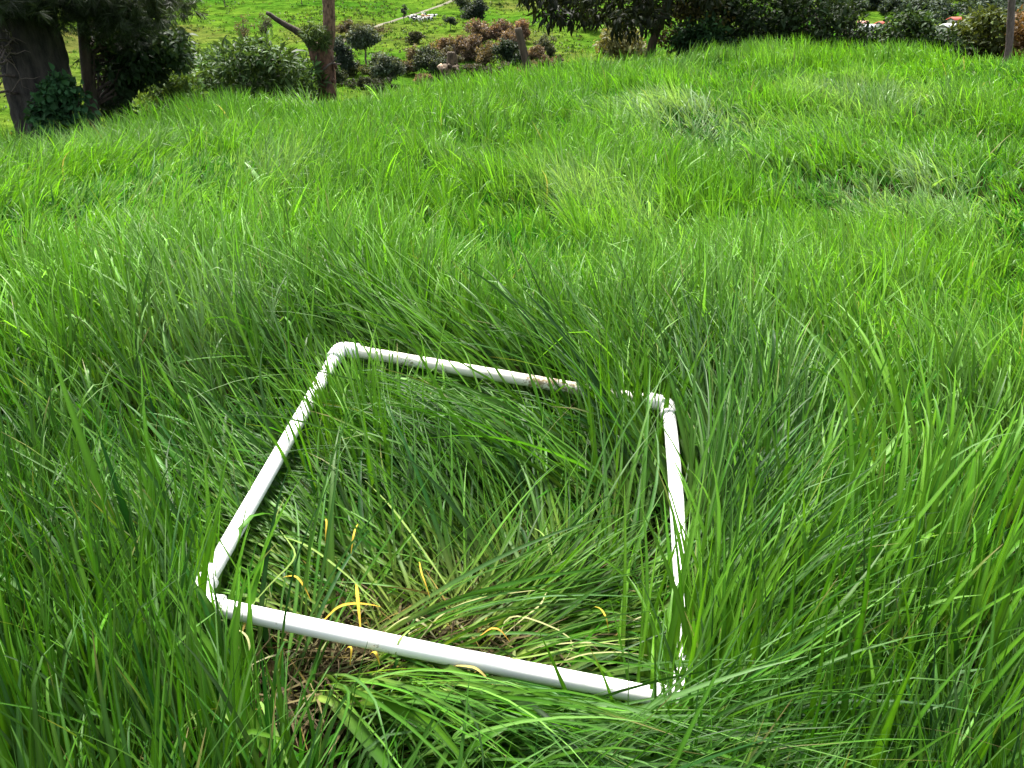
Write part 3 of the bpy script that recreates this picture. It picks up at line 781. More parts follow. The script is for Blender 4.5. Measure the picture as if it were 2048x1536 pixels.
# dead strands, runners and yellowed blades in the parted sward
def thatch():
    g = np.random.default_rng(77)
    X, Y = [], []
    for (u, v, su, sv, n) in [(650, 1390, 70, 60, 170), (850, 1250, 110, 35, 170), (1030, 1300, 90, 30, 130), (700, 1290, 60, 30, 80), (960, 1110, 80, 50, 60), (640, 1150, 80, 60, 50), (1330, 900, 400, 300, 120)]:
        q = frame_pt(u + g.normal(0, su, n), v + g.normal(0, sv, n), -LIFT); X.append(q[:, 0]); Y.append(q[:, 1])
    x = np.concatenate(X); y = np.concatenate(Y); n = len(x)
    a = g.uniform(0, 2 * np.pi, n); D = np.stack([np.sin(a), np.cos(a)], -1)
    pal = np.array([(0.12, 0.092, 0.04), (0.2, 0.165, 0.07), (0.07, 0.05, 0.022), (0.34, 0.26, 0.06), (0.22, 0.27, 0.09), (0.38, 0.37, 0.2)])
    c = pal[g.choice(6, n, p=[.3, .22, .2, .1, .1, .08])] * g.uniform(0.35, 0.9, (n, 1))
    P, V, C, q = blades(x, y, g.uniform(0.03, 0.11, n), g.uniform(0.0012, 0.0034, n), D, np.full(n, 0.97), c, c, 7, 2, 78, g.uniform(0.001, 0.03, n), 0.3, 0.8)
    k = keep_mask(P, g); V, C = V[k], C[k]
    m = V.shape[1]
    VV = [V.reshape(-1, 3)]; CC = [C.reshape(-1, 3)]; FF = [(np.arange(len(V))[:, None, None] * m + q[None]).reshape(-1, 4)]
    no = len(V) * m
    # single yellow blades seen in the photograph, and pale bent stems
    yel = (0.42, 0.29, 0.03); pal2 = (0.28, 0.29, 0.12); grn = (0.16, 0.24, 0.05)
    for pts, w, cc in [([(712, 1165), (716, 1210), (722, 1268)], 0.0052, yel), ([(645, 1240), (690, 1222), (762, 1212)], 0.0046, yel), ([(565, 1150), (600, 1172), (622, 1200)], 0.0034, yel),
                       ([(716, 1045), (708, 1085), (702, 1108)], 0.0032, yel), ([(838, 1120), (842, 1160), (860, 1195)], 0.0026, yel), ([(905, 1330), (950, 1350), (992, 1375)], 0.004, (0.5, 0.4, 0.12)),
                       ([(650, 1035), (655, 1060), (650, 1085)], 0.003, yel), ([(1190, 1210), (1205, 1240), (1218, 1262)], 0.003, yel), ([(960, 1268), (990, 1270), (1020, 1282)], 0.003, (0.55, 0.3, 0.05)),
                       ([(690, 1298), (705, 1310), (700, 1330)], 0.003, yel), ([(740, 1305), (752, 1320), (760, 1330)], 0.004, yel), ([(1000, 1270), (1010, 1240), (1060, 1250), (1160, 1290), (1120, 1330)], 0.0028, pal2),
                       ([(1060, 1295), (1160, 1300), (1250, 1290)], 0.0026, pal2), ([(1090, 1335), (1180, 1320), (1300, 1310)], 0.0024, pal2), ([(1010, 1265), (1080, 1225), (1095, 1180)], 0.0026, pal2),
                       ([(840, 1275), (880, 1240), (950, 1210), (1090, 1175)], 0.003, pal2), ([(770, 1260), (820, 1245), (870, 1243)], 0.0024, pal2), ([(790, 1310), (800, 1290), (850, 1240)], 0.003, grn),
                       ([(960, 1320), (1050, 1330), (1180, 1300), (1320, 1270)], 0.003, grn), ([(880, 1370), (985, 1450), (1000, 1520)], 0.0042, grn), ([(470, 1255), (500, 1290), (505, 1340)], 0.003, pal2),
                       ([(420, 1400), (480, 1470), (520, 1540)], 0.006, (0.12, 0.21, 0.04)), ([(520, 1400), (545, 1460), (580, 1540)], 0.007, (0.12, 0.21, 0.04)), ([(380, 1420), (420, 1500), (450, 1560)], 0.006, (0.11, 0.2, 0.04)),
                       ([(500, 1210), (600, 1130), (560, 1060)], 0.003, grn), ([(760, 1210), (640, 1120), (560, 1070)], 0.0035, grn), ([(900, 1180), (800, 1050), (730, 960)], 0.0035, grn), ([(1110, 1130), (1090, 1090), (1060, 1050)], 0.003, grn)]:
        t = np.linspace(0, len(pts) - 1, 12)
        pp = np.array(pts, float)
        u = np.interp(t, np.arange(len(pts)), pp[:, 0]); v = np.interp(t, np.arange(len(pts)), pp[:, 1])
        hgt = 0.018 * np.sin(np.linspace(0.2, 2.9, 12)) - 0.006
        Q = frame_pt(u, v, 0.0); Q = Q + FN * (hgt + g.normal(0, 0.001, 12))[:, None]
        kk = np.ones(3) / 3
        for a_ in range(3): Q[1:-1, a_] = np.convolve(Q[:, a_], kk, 'valid')
        w = w * 0.68; gg = Geo(); T = unit(np.gradient(Q, axis=0)); S = unit(np.cross(T, FN)) 
        ww = w * np.clip(np.sin(np.linspace(0.35, 2.95, 12)), 0.12, 1)[:, None]
        V2 = np.stack([Q - S * ww / 2 + FN * ww * .15, Q, Q + S * ww / 2 + FN * ww * .15], 1).reshape(-1, 3)
        i, j = np.meshgrid(np.arange(11), np.arange(2), indexing='ij')
        F2 = np.stack([i * 3 + j, i * 3 + j + 1, (i + 1) * 3 + j + 1, (i + 1) * 3 + j], -1).reshape(-1, 4) + no
        VV.append(V2); CC.append(np.repeat(np.array(cc)[None], len(V2), 0)); FF.append(F2); no += len(V2)
    me = make_mesh('dead_grass', np.vstack(VV), [np.vstack(FF)], np.vstack(CC))
    tag(link('dead_grass', me, M_THATCH), 'brown and yellow dead grass strands lying on bare soil around the near pipe', 'dead grass', kind='stuff')
thatch()

# ------------------------------------------------------------------ trees and shrubs
def crown_leaves(geo, centers, radii, per, size, aspect, tone, g, droop=0.3, up=0.5, shell=0.55):
    """leaf clumps: per leaves round each centre, bigger on the outside of the clump"""
    n = len(centers) * per
    c = np.repeat(centers, per, 0); R = np.repeat(np.broadcast_to(radii, (len(centers),)), per)
    d = unit(g.normal(0, 1, (n, 3)))
    rad = R * (shell + (1 - shell) * g.random(n)) * g.random(n) ** 0.25
    P = c + d * rad[:, None] * np.array([1, 1, 0.8])
    D = unit(d * 0.9 + g.normal(0, 0.6, (n, 3)) + np.array([0, 0, -droop]))
    N = unit(d * 0.4 + np.array([0, 0, up]) + g.normal(0, 0.45, (n, 3)))
    L = size * np.exp(g.normal(0, 0.25, n))
    clump = np.repeat(np.exp(g.normal(0, 0.25, len(centers))), per)
    col = np.array(tone)[None] * (clump * np.exp(g.normal(0, 0.25, n)))[:, None]
    hue = g.random(n)[:, None]
    col = col * (1 - 0.25 * hue) + col * np.array([1.5, 1.15, 0.6]) * 0.25 * hue
    geo.leaves(P, D, N, L, L * aspect, col, 0.2, 0.2)

def ellipsoid_points(n, c, rx, ry, rz, g, inner=0.5):
    d = unit(g.normal(0, 1, (n, 3))); k = (inner + (1 - inner) * g.random(n))[:, None]
    return np.array(c) + d * k * np.array([rx, ry, rz])

def limb(geo, A, B, r0, r1, g, wob=0.06, n=6, seg=7):
    t = np.linspace(0, 1, n)[:, None]
    L = np.linalg.norm(B - A)
    P = A + (B - A) * t + np.vstack([np.zeros(3), g.normal(0, wob * L / 2, (n - 2, 3)), np.zeros(3)])
    P[:, 2] += 0.08 * L * np.sin(np.pi * t[:, 0])
    geo.tube(P, np.linspace(r0, r1, n), seg)

def plant(name, label, cat, base, clumps, radii, per, size, aspect, tone, seed, trunk_r=0.03, trunk_mat=None, leaf=None, group=None, trunk_h=None, limbs=8, droop=0.3, part_trunk='stem', twist=None):
    """a shrub or tree: tapered stem with limbs to the leaf clumps, crown of separate leaves; clumps are relative to the base"""
    g = np.random.default_rng(seed)
    root = empty(name, base, label, cat, group)
    clumps = np.asarray(clumps)
    tg = Geo()
    top = np.array([0, 0, trunk_h if trunk_h else clumps[:, 2].mean()]) + (np.array(twist) if twist is not None else 0)
    n = 7; t = np.linspace(0, 1, n)[:, None]
    P = np.array([0, 0, -0.15 * abs(top[2])]) * (1 - t) + top * t + np.vstack([np.zeros(3), g.normal(0, 0.02 * abs(top[2]), (n - 1, 3))])
    tg.tube(P, trunk_r * np.linspace(1.15, 0.55, n), 9, 0.08, seed)
    for k in g.choice(len(clumps), min(limbs, len(clumps)), replace=False):
        i = g.integers(n // 2, n)
        limb(tg, P[i], clumps[k], trunk_r * 0.45, trunk_r * 0.12, g)
    link(part_trunk, tg.mesh(part_trunk), trunk_mat or M_DARKBARK, root)
    cg = Geo()
    crown_leaves(cg, clumps, radii, per, size, aspect, tone, g, droop)
    link('crown' if part_trunk == 'trunk' else 'foliage', cg.mesh('crown'), leaf or M_LEAF, root)
    return root

def px_clumps(pts, base, r, depth, g):
    """clump centres given as picture points at distance r, scattered in depth, relative to base"""
    out = []
    for (u, v) in pts:
        out.append(at(u, v, r + g.uniform(-depth, depth)) - base)
    return np.array(out)

def px_region(n, poly, g):
    """random picture points inside a polygon"""
    poly = np.array(poly, float); res = []
    lo, hi = poly.min(0), poly.max(0)
    while len(res) < n:
        p = g.uniform(lo, hi)
        x, y = p; inside = False
        for i in range(len(poly)):
            (x1, y1), (x2, y2) = poly[i], poly[i - 1]
            if (y1 > y) != (y2 > y) and x < (x2 - x1) * (y - y1) / (y2 - y1) + x1: inside = not inside
        if inside: res.append(p)
    return np.array(res)

def ground_pt(u, r):
    d = ray(u, 150.0); a = math.atan2(d[0], d[1])
    x, y = r * math.sin(a), r * math.cos(a)
    return np.array([x, y, float(Z(x, y))])

# --- big rough-barked tree at the left edge
def big_tree():
    g = np.random.default_rng(5)
    r = 5.35
    b = at(92, 262, r); b[2] = float(Z(b[0], b[1]))
    root = empty('needle_tree', b, 'big tree with thick furrowed trunk and dark needle foliage at left edge', 'tree')
    tg = Geo()
    top = 5.0
    zz = np.concatenate([np.linspace(-0.5, 1.4, 60), np.linspace(1.5, top, 10)])
    rad = 0.165 + 0.025 * np.exp(-(zz + 0.1) / 0.25) - 0.03 * zz / top
    P = np.stack([0.035 * zz + 0.02 * np.sin(zz * 3), 0 * zz, zz], -1)
    # furrowed bark modelled as displaced ridges
    seg = 56; ph = np.linspace(0, 2 * np.pi, seg, endpoint=False)
    A_, Zz = np.meshgrid(ph, zz)
    f1 = fbm(A_ * 5.1 + 20, Zz * 4.2, 71, 3); f2 = fbm(A_ * 12 + 5, Zz * 14, 73, 2)
    rr = rad[:, None] * (1 + 0.28 * (f1 - 0.5) + 0.16 * (f2 - 0.5))
    rr[:, 0] = rr[:, -1]
    # swollen burl on the right front
    burl = np.exp(-((((A_ - 5.3) + np.pi) % (2 * np.pi) - np.pi) ** 2) / 0.35) * np.exp(-((Zz - 0.36) / 0.16) ** 2)
    rr = rr + 0.06 * burl
    V = np.stack([P[:, 0][:, None] + rr * np.cos(A_), P[:, 1][:, None] + rr * np.sin(A_), Zz], -1).reshape(-1, 3)
    n = len(zz); i, j = np.meshgrid(np.arange(n - 1), np.arange(seg), indexing='ij'); j2 = (j + 1) % seg
    tg.add(V, [np.stack([i * seg + j, i * seg + j2, (i + 1) * seg + j2, (i + 1) * seg + j], -1).reshape(-1, 4)])
    link('trunk', tg.mesh('trunk'), M_BARK, root)
    # boughs: high ones carry the crown, low ones hang into the picture
    cg = Geo()
    ends = []
    for k in range(13):
        a = g.uniform(0, 2 * np.pi); h = g.uniform(1.6, 4.6); L = g.uniform(0.8, 1.7) * (1.25 - h / top * 0.6)
        ends.append((np.array([0, 0, h]), np.array([math.cos(a) * L, math.sin(a) * L, h + g.uniform(-0.3, 0.3)])))
    low = [(330, 22), (310, 35), (285, 42), (255, 45), (225, 44), (195, 40), (350, 2), (300, 10), (265, 25), (235, 10), (175, 55), (140, 40), (20, 5), (110, 12), (180, 20), (240, 24), (290, 18), (335, 8), (60, 28), (150, 5), (215, 2), (270, 0), (-40, 30), (-90, 20)]
    for (u, v) in low:
        e = at(u, v - 12, r - g.uniform(0.0, 0.5)) - b
        ends.append((np.array([0, 0, e[2] + g.uniform(0.25, 0.6)]), e))
    for (A, B) in ends:
        bg = Geo(); limb(bg, A, B, 0.03, 0.006, g, 0.05, 8, 6); link('bough', bg.mesh('bough'), M_DARKBARK, root)
        m = 120
        t = g.uniform(0.3, 1.05, m)[:, None]
        c = A + (B - A) * t + g.normal(0, 0.09, (m, 3)) * np.array([1, 1, 0.6])
        # needle sprays
        k = 44
        base = np.repeat(c, k, 0); d0 = np.repeat(unit(g.normal(0, 1, (m, 3)) + np.array([0, 0, -0.5])), k, 0)
        D = unit(d0 * 0.9 + g.normal(0, 0.6, (m * k, 3)) + np.array([0, 0, -0.25]))
        L = g.uniform(0.035, 0.085, m * k)
        col = np.repeat(np.exp(g.normal(0, 0.35, (m, 1))), k, 0) * np.array([0.022, 0.036, 0.012]) * np.exp(g.normal(0, 0.25, (m * k, 1)))
        cg.leaves(base, D, unit(g.normal(0, 1, (m * k, 3))), L, 0.0022, col, 0.1, 0.1)
    # dead twigs on the left of the trunk
    link('crown', cg.mesh('crown'), M_NEEDLE, root)
    dg = Geo()
    for (u0, v0, u1, v1) in [(40, 95, -60, 110), (38, 100, -30, 75), (36, 120, -50, 165), (34, 150, -40, 185), (36, 185, -30, 205), (40, 90, 5, 60), (36, 110, 0, 120)]:
        A = at(u0, v0, r - 0.1) - b; B = at(u1, v1, r - 0.35) - b
        limb(dg, A, B, 0.009, 0.003, g, 0.06, 7, 6)
        for q in range(5):
            t = g.uniform(0.25, 0.95); s = A + (B - A) * t
            limb(dg, s, s + g.normal(0, 0.08, 3) + np.array([-0.05, 0, -0.02]), 0.0035, 0.0012, g, 0.1, 5, 5)
    link('dead_branch', dg.mesh('dead_branch'), M_TWIG, root)
big_tree()

g0 = np.random.default_rng(3)
# creeper at the foot of the trunk
r_cr = 5.05
b = ground_pt(125, r_cr)
plant('ivy', 'low dark green creeper climbing the foot of the thick furrowed trunk', 'creeper', b,
      px_clumps(px_region(42, [(50, 262), (62, 215), (92, 170), (130, 150), (160, 175), (172, 215), (180, 262)], g0), b, r_cr, 0.06, g0), 0.06, 26, 0.034, 0.75, (0.03, 0.085, 0.035), 21, 0.008, limbs=12)

# thin dark trunk with glossy broad leaves
def thin_tree():
    g = np.random.default_rng(8)
    r = 5.45
    b = at(190, 258, r); b[2] = float(Z(b[0], b[1]))
    root = empty('slender_tree', b, 'slender dark leaning trunk with glossy broad-leaved branches right of the thick trunk', 'tree')
    tg = Geo()
    px = [(190, 262), (184, 215), (177, 165), (171, 115), (166, 62), (162, 10), (158, -60)]
    P = np.array([at(u, v, r) for u, v in px]) - b
    top = P[-1] + np.array([-0.05, 0.1, 1.6]); P = np.vstack([P[:1] - [0, 0, 0.15], P, top])
    tg.tube(P, np.array([0.05, 0.042, 0.036, 0.033, 0.031, 0.029, 0.028, 0.026, 0.012]), 12, 0.08, 4)
    cl = px_region(84, [(202, 40), (260, 25), (340, 45), (372, 92), (384, 112), (360, 130), (330, 140), (300, 150), (275, 175), (240, 190), (215, 175), (205, 130)], g)
    extra = px_region(12, [(190, 180), (235, 195), (250, 225), (205, 235)], g)
    cl = np.vstack([cl, extra])
    C = px_clumps(cl, b, r + 0.2, 0.3, g)
    up = ellipsoid_points(26, P[-1] + [0, 0, -0.1], 0.8, 0.8, 0.6, g)
    for c in C[::2]:
        i = int(g.integers(2, 6)); limb(tg, P[i], c, 0.009, 0.002, g, 0.08, 6, 6)
    for c in up[::2]:
        limb(tg, P[-2], c, 0.01, 0.003, g, 0.08, 6, 6)
    link('trunk', tg.mesh('trunk'), M_DARKBARK, root)
    cg = Geo()
    crown_leaves(cg, np.vstack([C, up]), 0.10, 70, 0.04, 0.5, (0.022, 0.045, 0.02), g, 0.4)
    link('crown', cg.mesh('crown'), M_LEAF, root)
thin_tree()

# the big shrub of long dark leaves
def shrub(name, label, cat, poly, r, n, per, size, aspect, tone, seed, depth=0.25, rad=0.13, tr=0.014, group=None, leaf=None, base_u=None, limbs=14, mat=None, droop=0.2):
    g = np.random.default_rng(seed)
    poly = np.array(poly, float)
    b = ground_pt(base_u if base_u else poly[:, 0].mean(), r)
    C = px_clumps(px_region(n, poly, g), b, r, depth, g)
    for i in range(len(C)):                                   # stay above the soil
        C[i, 2] = max(C[i, 2], float(Z(*(C[i, :2] + b[:2]))) - b[2] + 0.05)
    return plant(name, label, cat, b, C, rad, per, size, aspect, tone, seed, tr, mat, leaf, group, limbs=limbs, droop=droop)
shrub('shrub', 'broad dark shrub of long lance-shaped leaves left of the pollarded trunk', 'shrub',
      [(340, 215), (352, 165), (385, 135), (425, 112), (470, 97), (520, 92), (560, 102), (595, 120), (625, 150), (640, 185), (560, 198), (450, 215)], 6.9, 170, 46, 0.062, 0.27, (0.036, 0.075, 0.022), 31, 0.45, 0.15, droop=0.0)
shrub('shrub', 'small light green bush between slender trunk and broad dark shrub', 'shrub',
      [(280, 235), (300, 190), (325, 150), (352, 128), (372, 140), (376, 180), (360, 235)], 6.2, 46, 30, 0.05, 0.36, (0.06, 0.115, 0.026), 32, 0.2, 0.10)
# flowering weed with orange heads
def weed():
    g = np.random.default_rng(14)
    r = 5.1
    b = ground_pt(390, r)
    root = empty('flowering_weed', b, 'leafy weed with small orange flower heads at the meadow edge', 'weed')
    sg = Geo(); lg = Geo(); tips = []
    for (u, v) in [(372, 200), (388, 165), (402, 185), (408, 215), (380, 225), (365, 218), (396, 150), (412, 235)]:
        e = at(u, v, r + g.uniform(-0.08, 0.08)) - b
        limb(sg, np.array([0, 0, -0.03]), e, 0.004, 0.0015, g, 0.05, 7, 5); tips.append(e)
        m = 26; t = g.uniform(0.35, 1, m)[:, None]; p = e * t + g.normal(0, 0.012, (m, 3))
        lg.leaves(p, unit(g.normal(0, 1, (m, 3)) + [0, 0, .2]), unit(g.normal(0, .5, (m, 3)) + [0, 0, 1]), g.uniform(0.03, 0.055, m), g.uniform(0.015, 0.026, m),
                  np.array([0.07, 0.14, 0.03]) * np.exp(g.normal(0, .25, (m, 1))))
    link('stem', sg.mesh('stem'), M_TWIG, root); link('foliage', lg.mesh('foliage'), M_LEAF, root)
    mo = leaf_mat('orange_petal', (0.75, 0.22, 0.03), 0.2, 0.6, 0.2, (1, 1, 1), attr=False)
    for (u, v) in [(372, 214), (376, 219), (404, 228), (368, 236)]:
        e = at(u, v, r - 0.1) - b
        fg = Geo(); m = 26; d = unit(g.normal(0, 1, (m, 3)) + [0, -0.3, .6])
        fg.leaves(e + d * 0.004, d, unit(g.normal(0, 1, (m, 3))), 0.011, 0.006)
        link('flower_head', fg.mesh('flower_head'), mo, root)
weed()

# pollarded trunk with the bare limb
def pollard():
    g = np.random.default_rng(15)
    r = 7.0
    b = at(655, 190, r); b[2] = min(float(Z(b[0], b[1])), b[2])
    root = empty('pollarded_tree', b, 'reddish brown pollarded trunk with a long bare limb and epiphytes in its fork', 'tree')
    Q = lambda L, rr=r: np.array([at(u, v, rr) for u, v in L]) - b
    tg = Geo()
    P = Q([(656, 215), (655, 176), (652, 150), (646, 125), (643, 105), (641, 85)])
    px = r / FPX * 1.06
    tg.tube(P, np.array([20, 15, 15.5, 18, 20, 15]) * px, 26, 0.17, 5)
    for (u, v, du, dv, q) in [(668, 132, 6, -2, 6), (640, 118, -7, -3, 6), (650, 160, -5, 3, 5), (664, 160, 5, 2, 4.5), (655, 112, 1, -2, 7)]:
        c = Q([(u, v), (u + du * .6, v + dv * .6), (u + du, v + dv)], r - 0.05); tg.tube(c, np.array([q, q * .9, q * .45]) * px, 9, 0.2, int(u))
    up = Q([(646, 118), (652, 95), (658, 70), (659, 45), (658, 20), (657, -8), (655, -60), (650, -150)])
    link('trunk', tg.mesh('trunk'), M_REDBARK, root)
    tg = Geo(); tg.tube(up, np.array([13, 11, 10, 9.6, 9.8, 10.5, 9, 5]) * px, 22, 0.16, 6)
    for (u, v) in [(667, 14), (649, 13), (668, 0)]:                # knobs
        c = Q([(658, v), (u, v - 1)]); tg.tube(np.vstack([c, c[1] + (c[1] - c[0]) * 0.1]), np.array([5, 4.5, 2.5]) * px, 8, 0.15, 7)
    link('upper_trunk', tg.mesh('upper_trunk'), M_PALEBARK, root)
    lg = Geo()
    lp = Q([(634, 118), (626, 92), (612, 74), (594, 62), (570, 49), (552, 38), (540, 29), (532, 25)])
    lg.tube(lp, np.array([11, 9.5, 7, 5.5, 4.5, 4, 3.4, 2.6]) * px, 12, 0.1, 8)
    s = Q([(600, 66), (592, 68), (588, 66)]); lg.tube(s, np.array([3, 2, 1.2]) * px, 7)
    link('limb', lg.mesh('limb'), M_DARKBARK, root)
    sg = Geo()
    s = Q([(647, 140), (656, 131), (664, 126), (674, 128), (682, 129)], r - 0.12); sg.tube(s, np.array([2.2, 1.8, 1.6, 1.3, 0.9]) * px, 7)
    s = Q([(664, 126), (671, 119), (673, 114)], r - 0.12); sg.tube(s, np.array([1.4, 1.1, .7]) * px, 6)
    link('stub_branch', sg.mesh('stub_branch'), M_TWIG, root)
    eg = Geo()
    C = px_clumps(px_region(34, [(600, 62), (612, 50), (632, 53), (655, 66), (664, 82), (650, 98), (632, 96), (616, 82)], g), b, r - 0.09, 0.07, g)
    m = 34
    c = np.repeat(C, m, 0); n = len(c)
    D = unit(g.normal(0, 1, (n, 3)) + [0, -0.3, 0.3])
    eg.leaves(c + g.normal(0, 0.012, (n, 3)), D, unit(g.normal(0, 1, (n, 3)) + [0, 0, 1]), g.uniform(0.03, 0.075, n), 0.007, np.array([0.055, 0.095, 0.025]) * np.exp(g.normal(0, .35, (n, 1))), .2, .5)
    link('epiphyte', eg.mesh('epiphyte'), M_LEAF, root)
pollard()

# cut stump with two stubs, stakes, leaning post
def stump():
    g = np.random.default_rng(16)
    r = 7.0; px = r / FPX * 1.04
    b = at(902, 172, r); b[2] = min(float(Z(b[0], b[1])), b[2])
    root = empty('stump', b, 'gnarled mossy stump with a sawn stub, standing at the meadow edge', 'stump')
    Q = lambda L, rr=r: np.array([at(u, v, rr) for u, v in L]) - b
    tg = Geo()
    tg.tube(Q([(903, 190), (903, 165), (901, 150), (900, 138), (901, 130)]), np.array([15, 15, 16.5, 17, 13]) * px, 22, 0.16, 3)
    tg.tube(Q([(902, 140), (901, 125), (902, 110), (902, 104)]), np.array([8, 6.5, 6.5, 6.8]) * px, 14, 0.16, 4)
    tg.tube(Q([(911, 146), (914, 134), (916, 131)]), np.array([5, 4, 3]) * px, 9, 0.2, 6)
    for k, q in enumerate(Q([(889, 141), (912, 150), (898, 133), (908, 137), (893, 152), (915, 142)], r - 0.07)):
        t = np.array([q + [0, 0.03, -0.02], q, q + [0, -0.02, 0.012], q + [0, -.03, .014]]); tg.tube(t, np.array([6, 5.5, 4, 1.5]) * px * g.uniform(.6, 1), 9, .2, 20 + k)
    link('trunk', tg.mesh('trunk'), M_STUMP, root)
    sg = Geo(); sg.tube(Q([(893, 147), (884, 138), (878, 130)]), np.array([5.5, 4.8, 4.8]) * px, 12, 0.1, 5)
    s = link('sawn_stub', sg.mesh('sawn_stub'), M_CUT, root)
stump()

def stick(name, label, cat, px_pts, r, rad, mat, seed, group=None, seg=10):
    P = np.array([at(u, v, r) for u, v in px_pts]); k = r / FPX * 1.05
    lowz = float(Z(P[0, 0], P[0, 1]))
    base = P[0].copy(); base[2] = min(base[2], lowz - 0.02)
    d = P[0] - base
    P = np.vstack([base - [0, 0, .05], P]) if np.linalg.norm(d) > 0.02 else P
    rad = np.array([rad[0]] * (len(P) - len(rad)) + list(rad), float)
    root = None
    t = np.linspace(0, len(P) - 1, 14)
    PP = np.stack([np.interp(t, np.arange(len(P)), P[:, a]) for a in range(3)], -1); RR = np.interp(t, np.arange(len(P)), rad)
    g = Geo(); g.tube(PP - base, RR * k, seg, 0.10, seed)
    o = link(name, g.mesh(name), mat); o.location = base
    return tag(o, label, cat, group)
stick('fence_post', 'thick weathered fence post leaning left, right of the stump', 'fence post', [(1056, 140), (1050, 115), (1043, 85), (1036, 56)], 7.4, [7.5, 7, 6.6, 6.5], M_POST, 41)
stick('stake', 'thin straight wooden stake just right of the stump', 'stake', [(920, 165), (916, 140), (912, 115), (907, 89)], 7.15, [2.2, 2, 1.8, 1.6], M_POST, 42, seg=7)
stick('fence_post', 'short mossy fence post low in the grass beyond the leaning post', 'fence post', [(1120, 135), (1119, 122), (1118, 110)], 7.7, [5, 4.5, 3.5], M_STUMP, 43)
stick('fence_post', 'tall grey fence post at the right edge of the meadow', 'fence post', [(2018, 105), (2021, 50), (2024, 0), (2030, -80)], 8.5, [5.2, 5.2, 5, 5], M_TWIG, 44)

# --- the overhanging tree and hedge on the right
def right_tree():
    g = np.random.default_rng(18)
    r = 8.6
    b = at(1304, 100, r); b[2] = min(float(Z(b[0], b[1])), b[2])
    root = empty('overhanging_tree', b, 'dark tree on a slanting trunk whose leafy boughs hang over the meadow', 'tree')
    Q = lambda L: np.array([at(u, v, r) for u, v in L]) - b
    tg = Geo()
    P = Q([(1300, 115), (1305, 85), (1316, 55), (1328, 25), (1340, -5), (1355, -60)])
    P = np.vstack([P, P[-1] + [0.15, 0.1, 1.2], P[-1] + [0.2, 0.1, 2.4]])
    tg.tube(P, np.array([0.05, 0.042, 0.04, 0.042, 0.045, 0.05, 0.045, 0.02]), 12, 0.1, 9)
    low = px_region(92, [(1040, -40), (1046, 14), (1070, 26), (1095, 24), (1110, 42), (1135, 34), (1160, 38), (1200, 40), (1235, 48), (1262, 58), (1285, 62), (1310, 40), (1350, 20), (1420, 10), (1420, -40)], g)
    C = px_clumps(low, b, r - 0.2, 0.6, g)
    up = ellipsoid_points(70, P[-2] + [-0.3, 0, 0.1], 2.0, 1.6, 1.4, g, 0.4)
    for c in np.vstack([C[::4], up[::4]]):
        i = int(g.integers(4, 7)); limb(tg, P[i], c, 0.016, 0.003, g, 0.06, 7, 6)
    link('trunk', tg.mesh('trunk'), M_POST, root)
    cg = Geo()
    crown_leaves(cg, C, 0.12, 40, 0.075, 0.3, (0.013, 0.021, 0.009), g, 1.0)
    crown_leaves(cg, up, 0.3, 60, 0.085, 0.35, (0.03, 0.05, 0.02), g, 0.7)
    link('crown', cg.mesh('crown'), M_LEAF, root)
right_tree()
HG = 'bushes of the dark hedge beyond the meadow'
shrub('hedge_bush', 'hedge bush with olive and rusty leaves right of the slanting trunk', 'bush', [(1325, 100), (1330, 30), (1350, -30), (1430, -40), (1440, 40), (1425, 100)], 8.7, 80, 36, 0.05, 0.45, (0.036, 0.038, 0.012), 51, 0.35, 0.14, group=HG)
shrub('hedge_bush', 'low bright green fern-like bush at the foot of the rusty hedge bush', 'bush', [(1345, 102), (1360, 60), (1395, 45), (1440, 55), (1460, 100)], 8.35, 50, 36, 0.05, 0.4, (0.018, 0.05, 0.018), 52, 0.15, 0.10, group=HG)
shrub('hedge_bush', 'tall dark green hedge bush in the middle of the hedge', 'bush', [(1430, 98), (1425, 30), (1440, -40), (1540, -45), (1560, 30), (1555, 96)], 8.7, 95, 38, 0.05, 0.5, (0.015, 0.032, 0.012), 53, 0.35, 0.14, group=HG)
shrub('hedge_bush', 'dark hedge bush with arching bare twigs, left of the thinning end', 'bush', [(1545, 96), (1550, 20), (1570, -40), (1650, -40), (1660, 40), (1655, 92)], 8.8, 85, 36, 0.05, 0.5, (0.017, 0.035, 0.012), 54, 0.35, 0.14, group=HG)
shrub('hedge_bush', 'thin hedge bush speckled with gaps where the village shows through', 'bush', [(1640, 92), (1645, 30), (1665, -20), (1705, 0), (1725, 60), (1735, 90)], 8.8, 40, 30, 0.045, 0.5, (0.018, 0.036, 0.013), 55, 0.3, 0.11, group=HG)
shrub('hedge_bush', 'low hedge bush under the white village roofs', 'bush', [(1715, 92), (1725, 64), (1790, 66), (1800, 92)], 8.7, 30, 30, 0.045, 0.5, (0.017, 0.036, 0.013), 56, 0.2, 0.09, group=HG)
shrub('sapling', 'leafy green sapling in front of the village roofs', 'sapling', [(1780, 92), (1782, 45), (1800, 22), (1835, 28), (1858, 50), (1866, 92)], 8.7, 44, 30, 0.05, 0.5, (0.022, 0.048, 0.014), 57, 0.25, 0.11)
shrub('rounded_bush', 'rounded yellow-green bush left of the tall grey post', 'bush', [(1880, 98), (1905, 72), (1945, 40), (1975, 30), (2005, 45), (2012, 98)], 9.0, 60, 38, 0.05, 0.5, (0.042, 0.062, 0.015), 58, 0.3, 0.12)
shrub('rounded_bush', 'rusty and yellow bush at the right edge behind the grey post', 'bush', [(2020, 98), (2026, 45), (2060, 30), (2120, 40), (2120, 98)], 9.0, 46, 34, 0.05, 0.5, (0.08, 0.05, 0.02), 59, 0.3, 0.12)
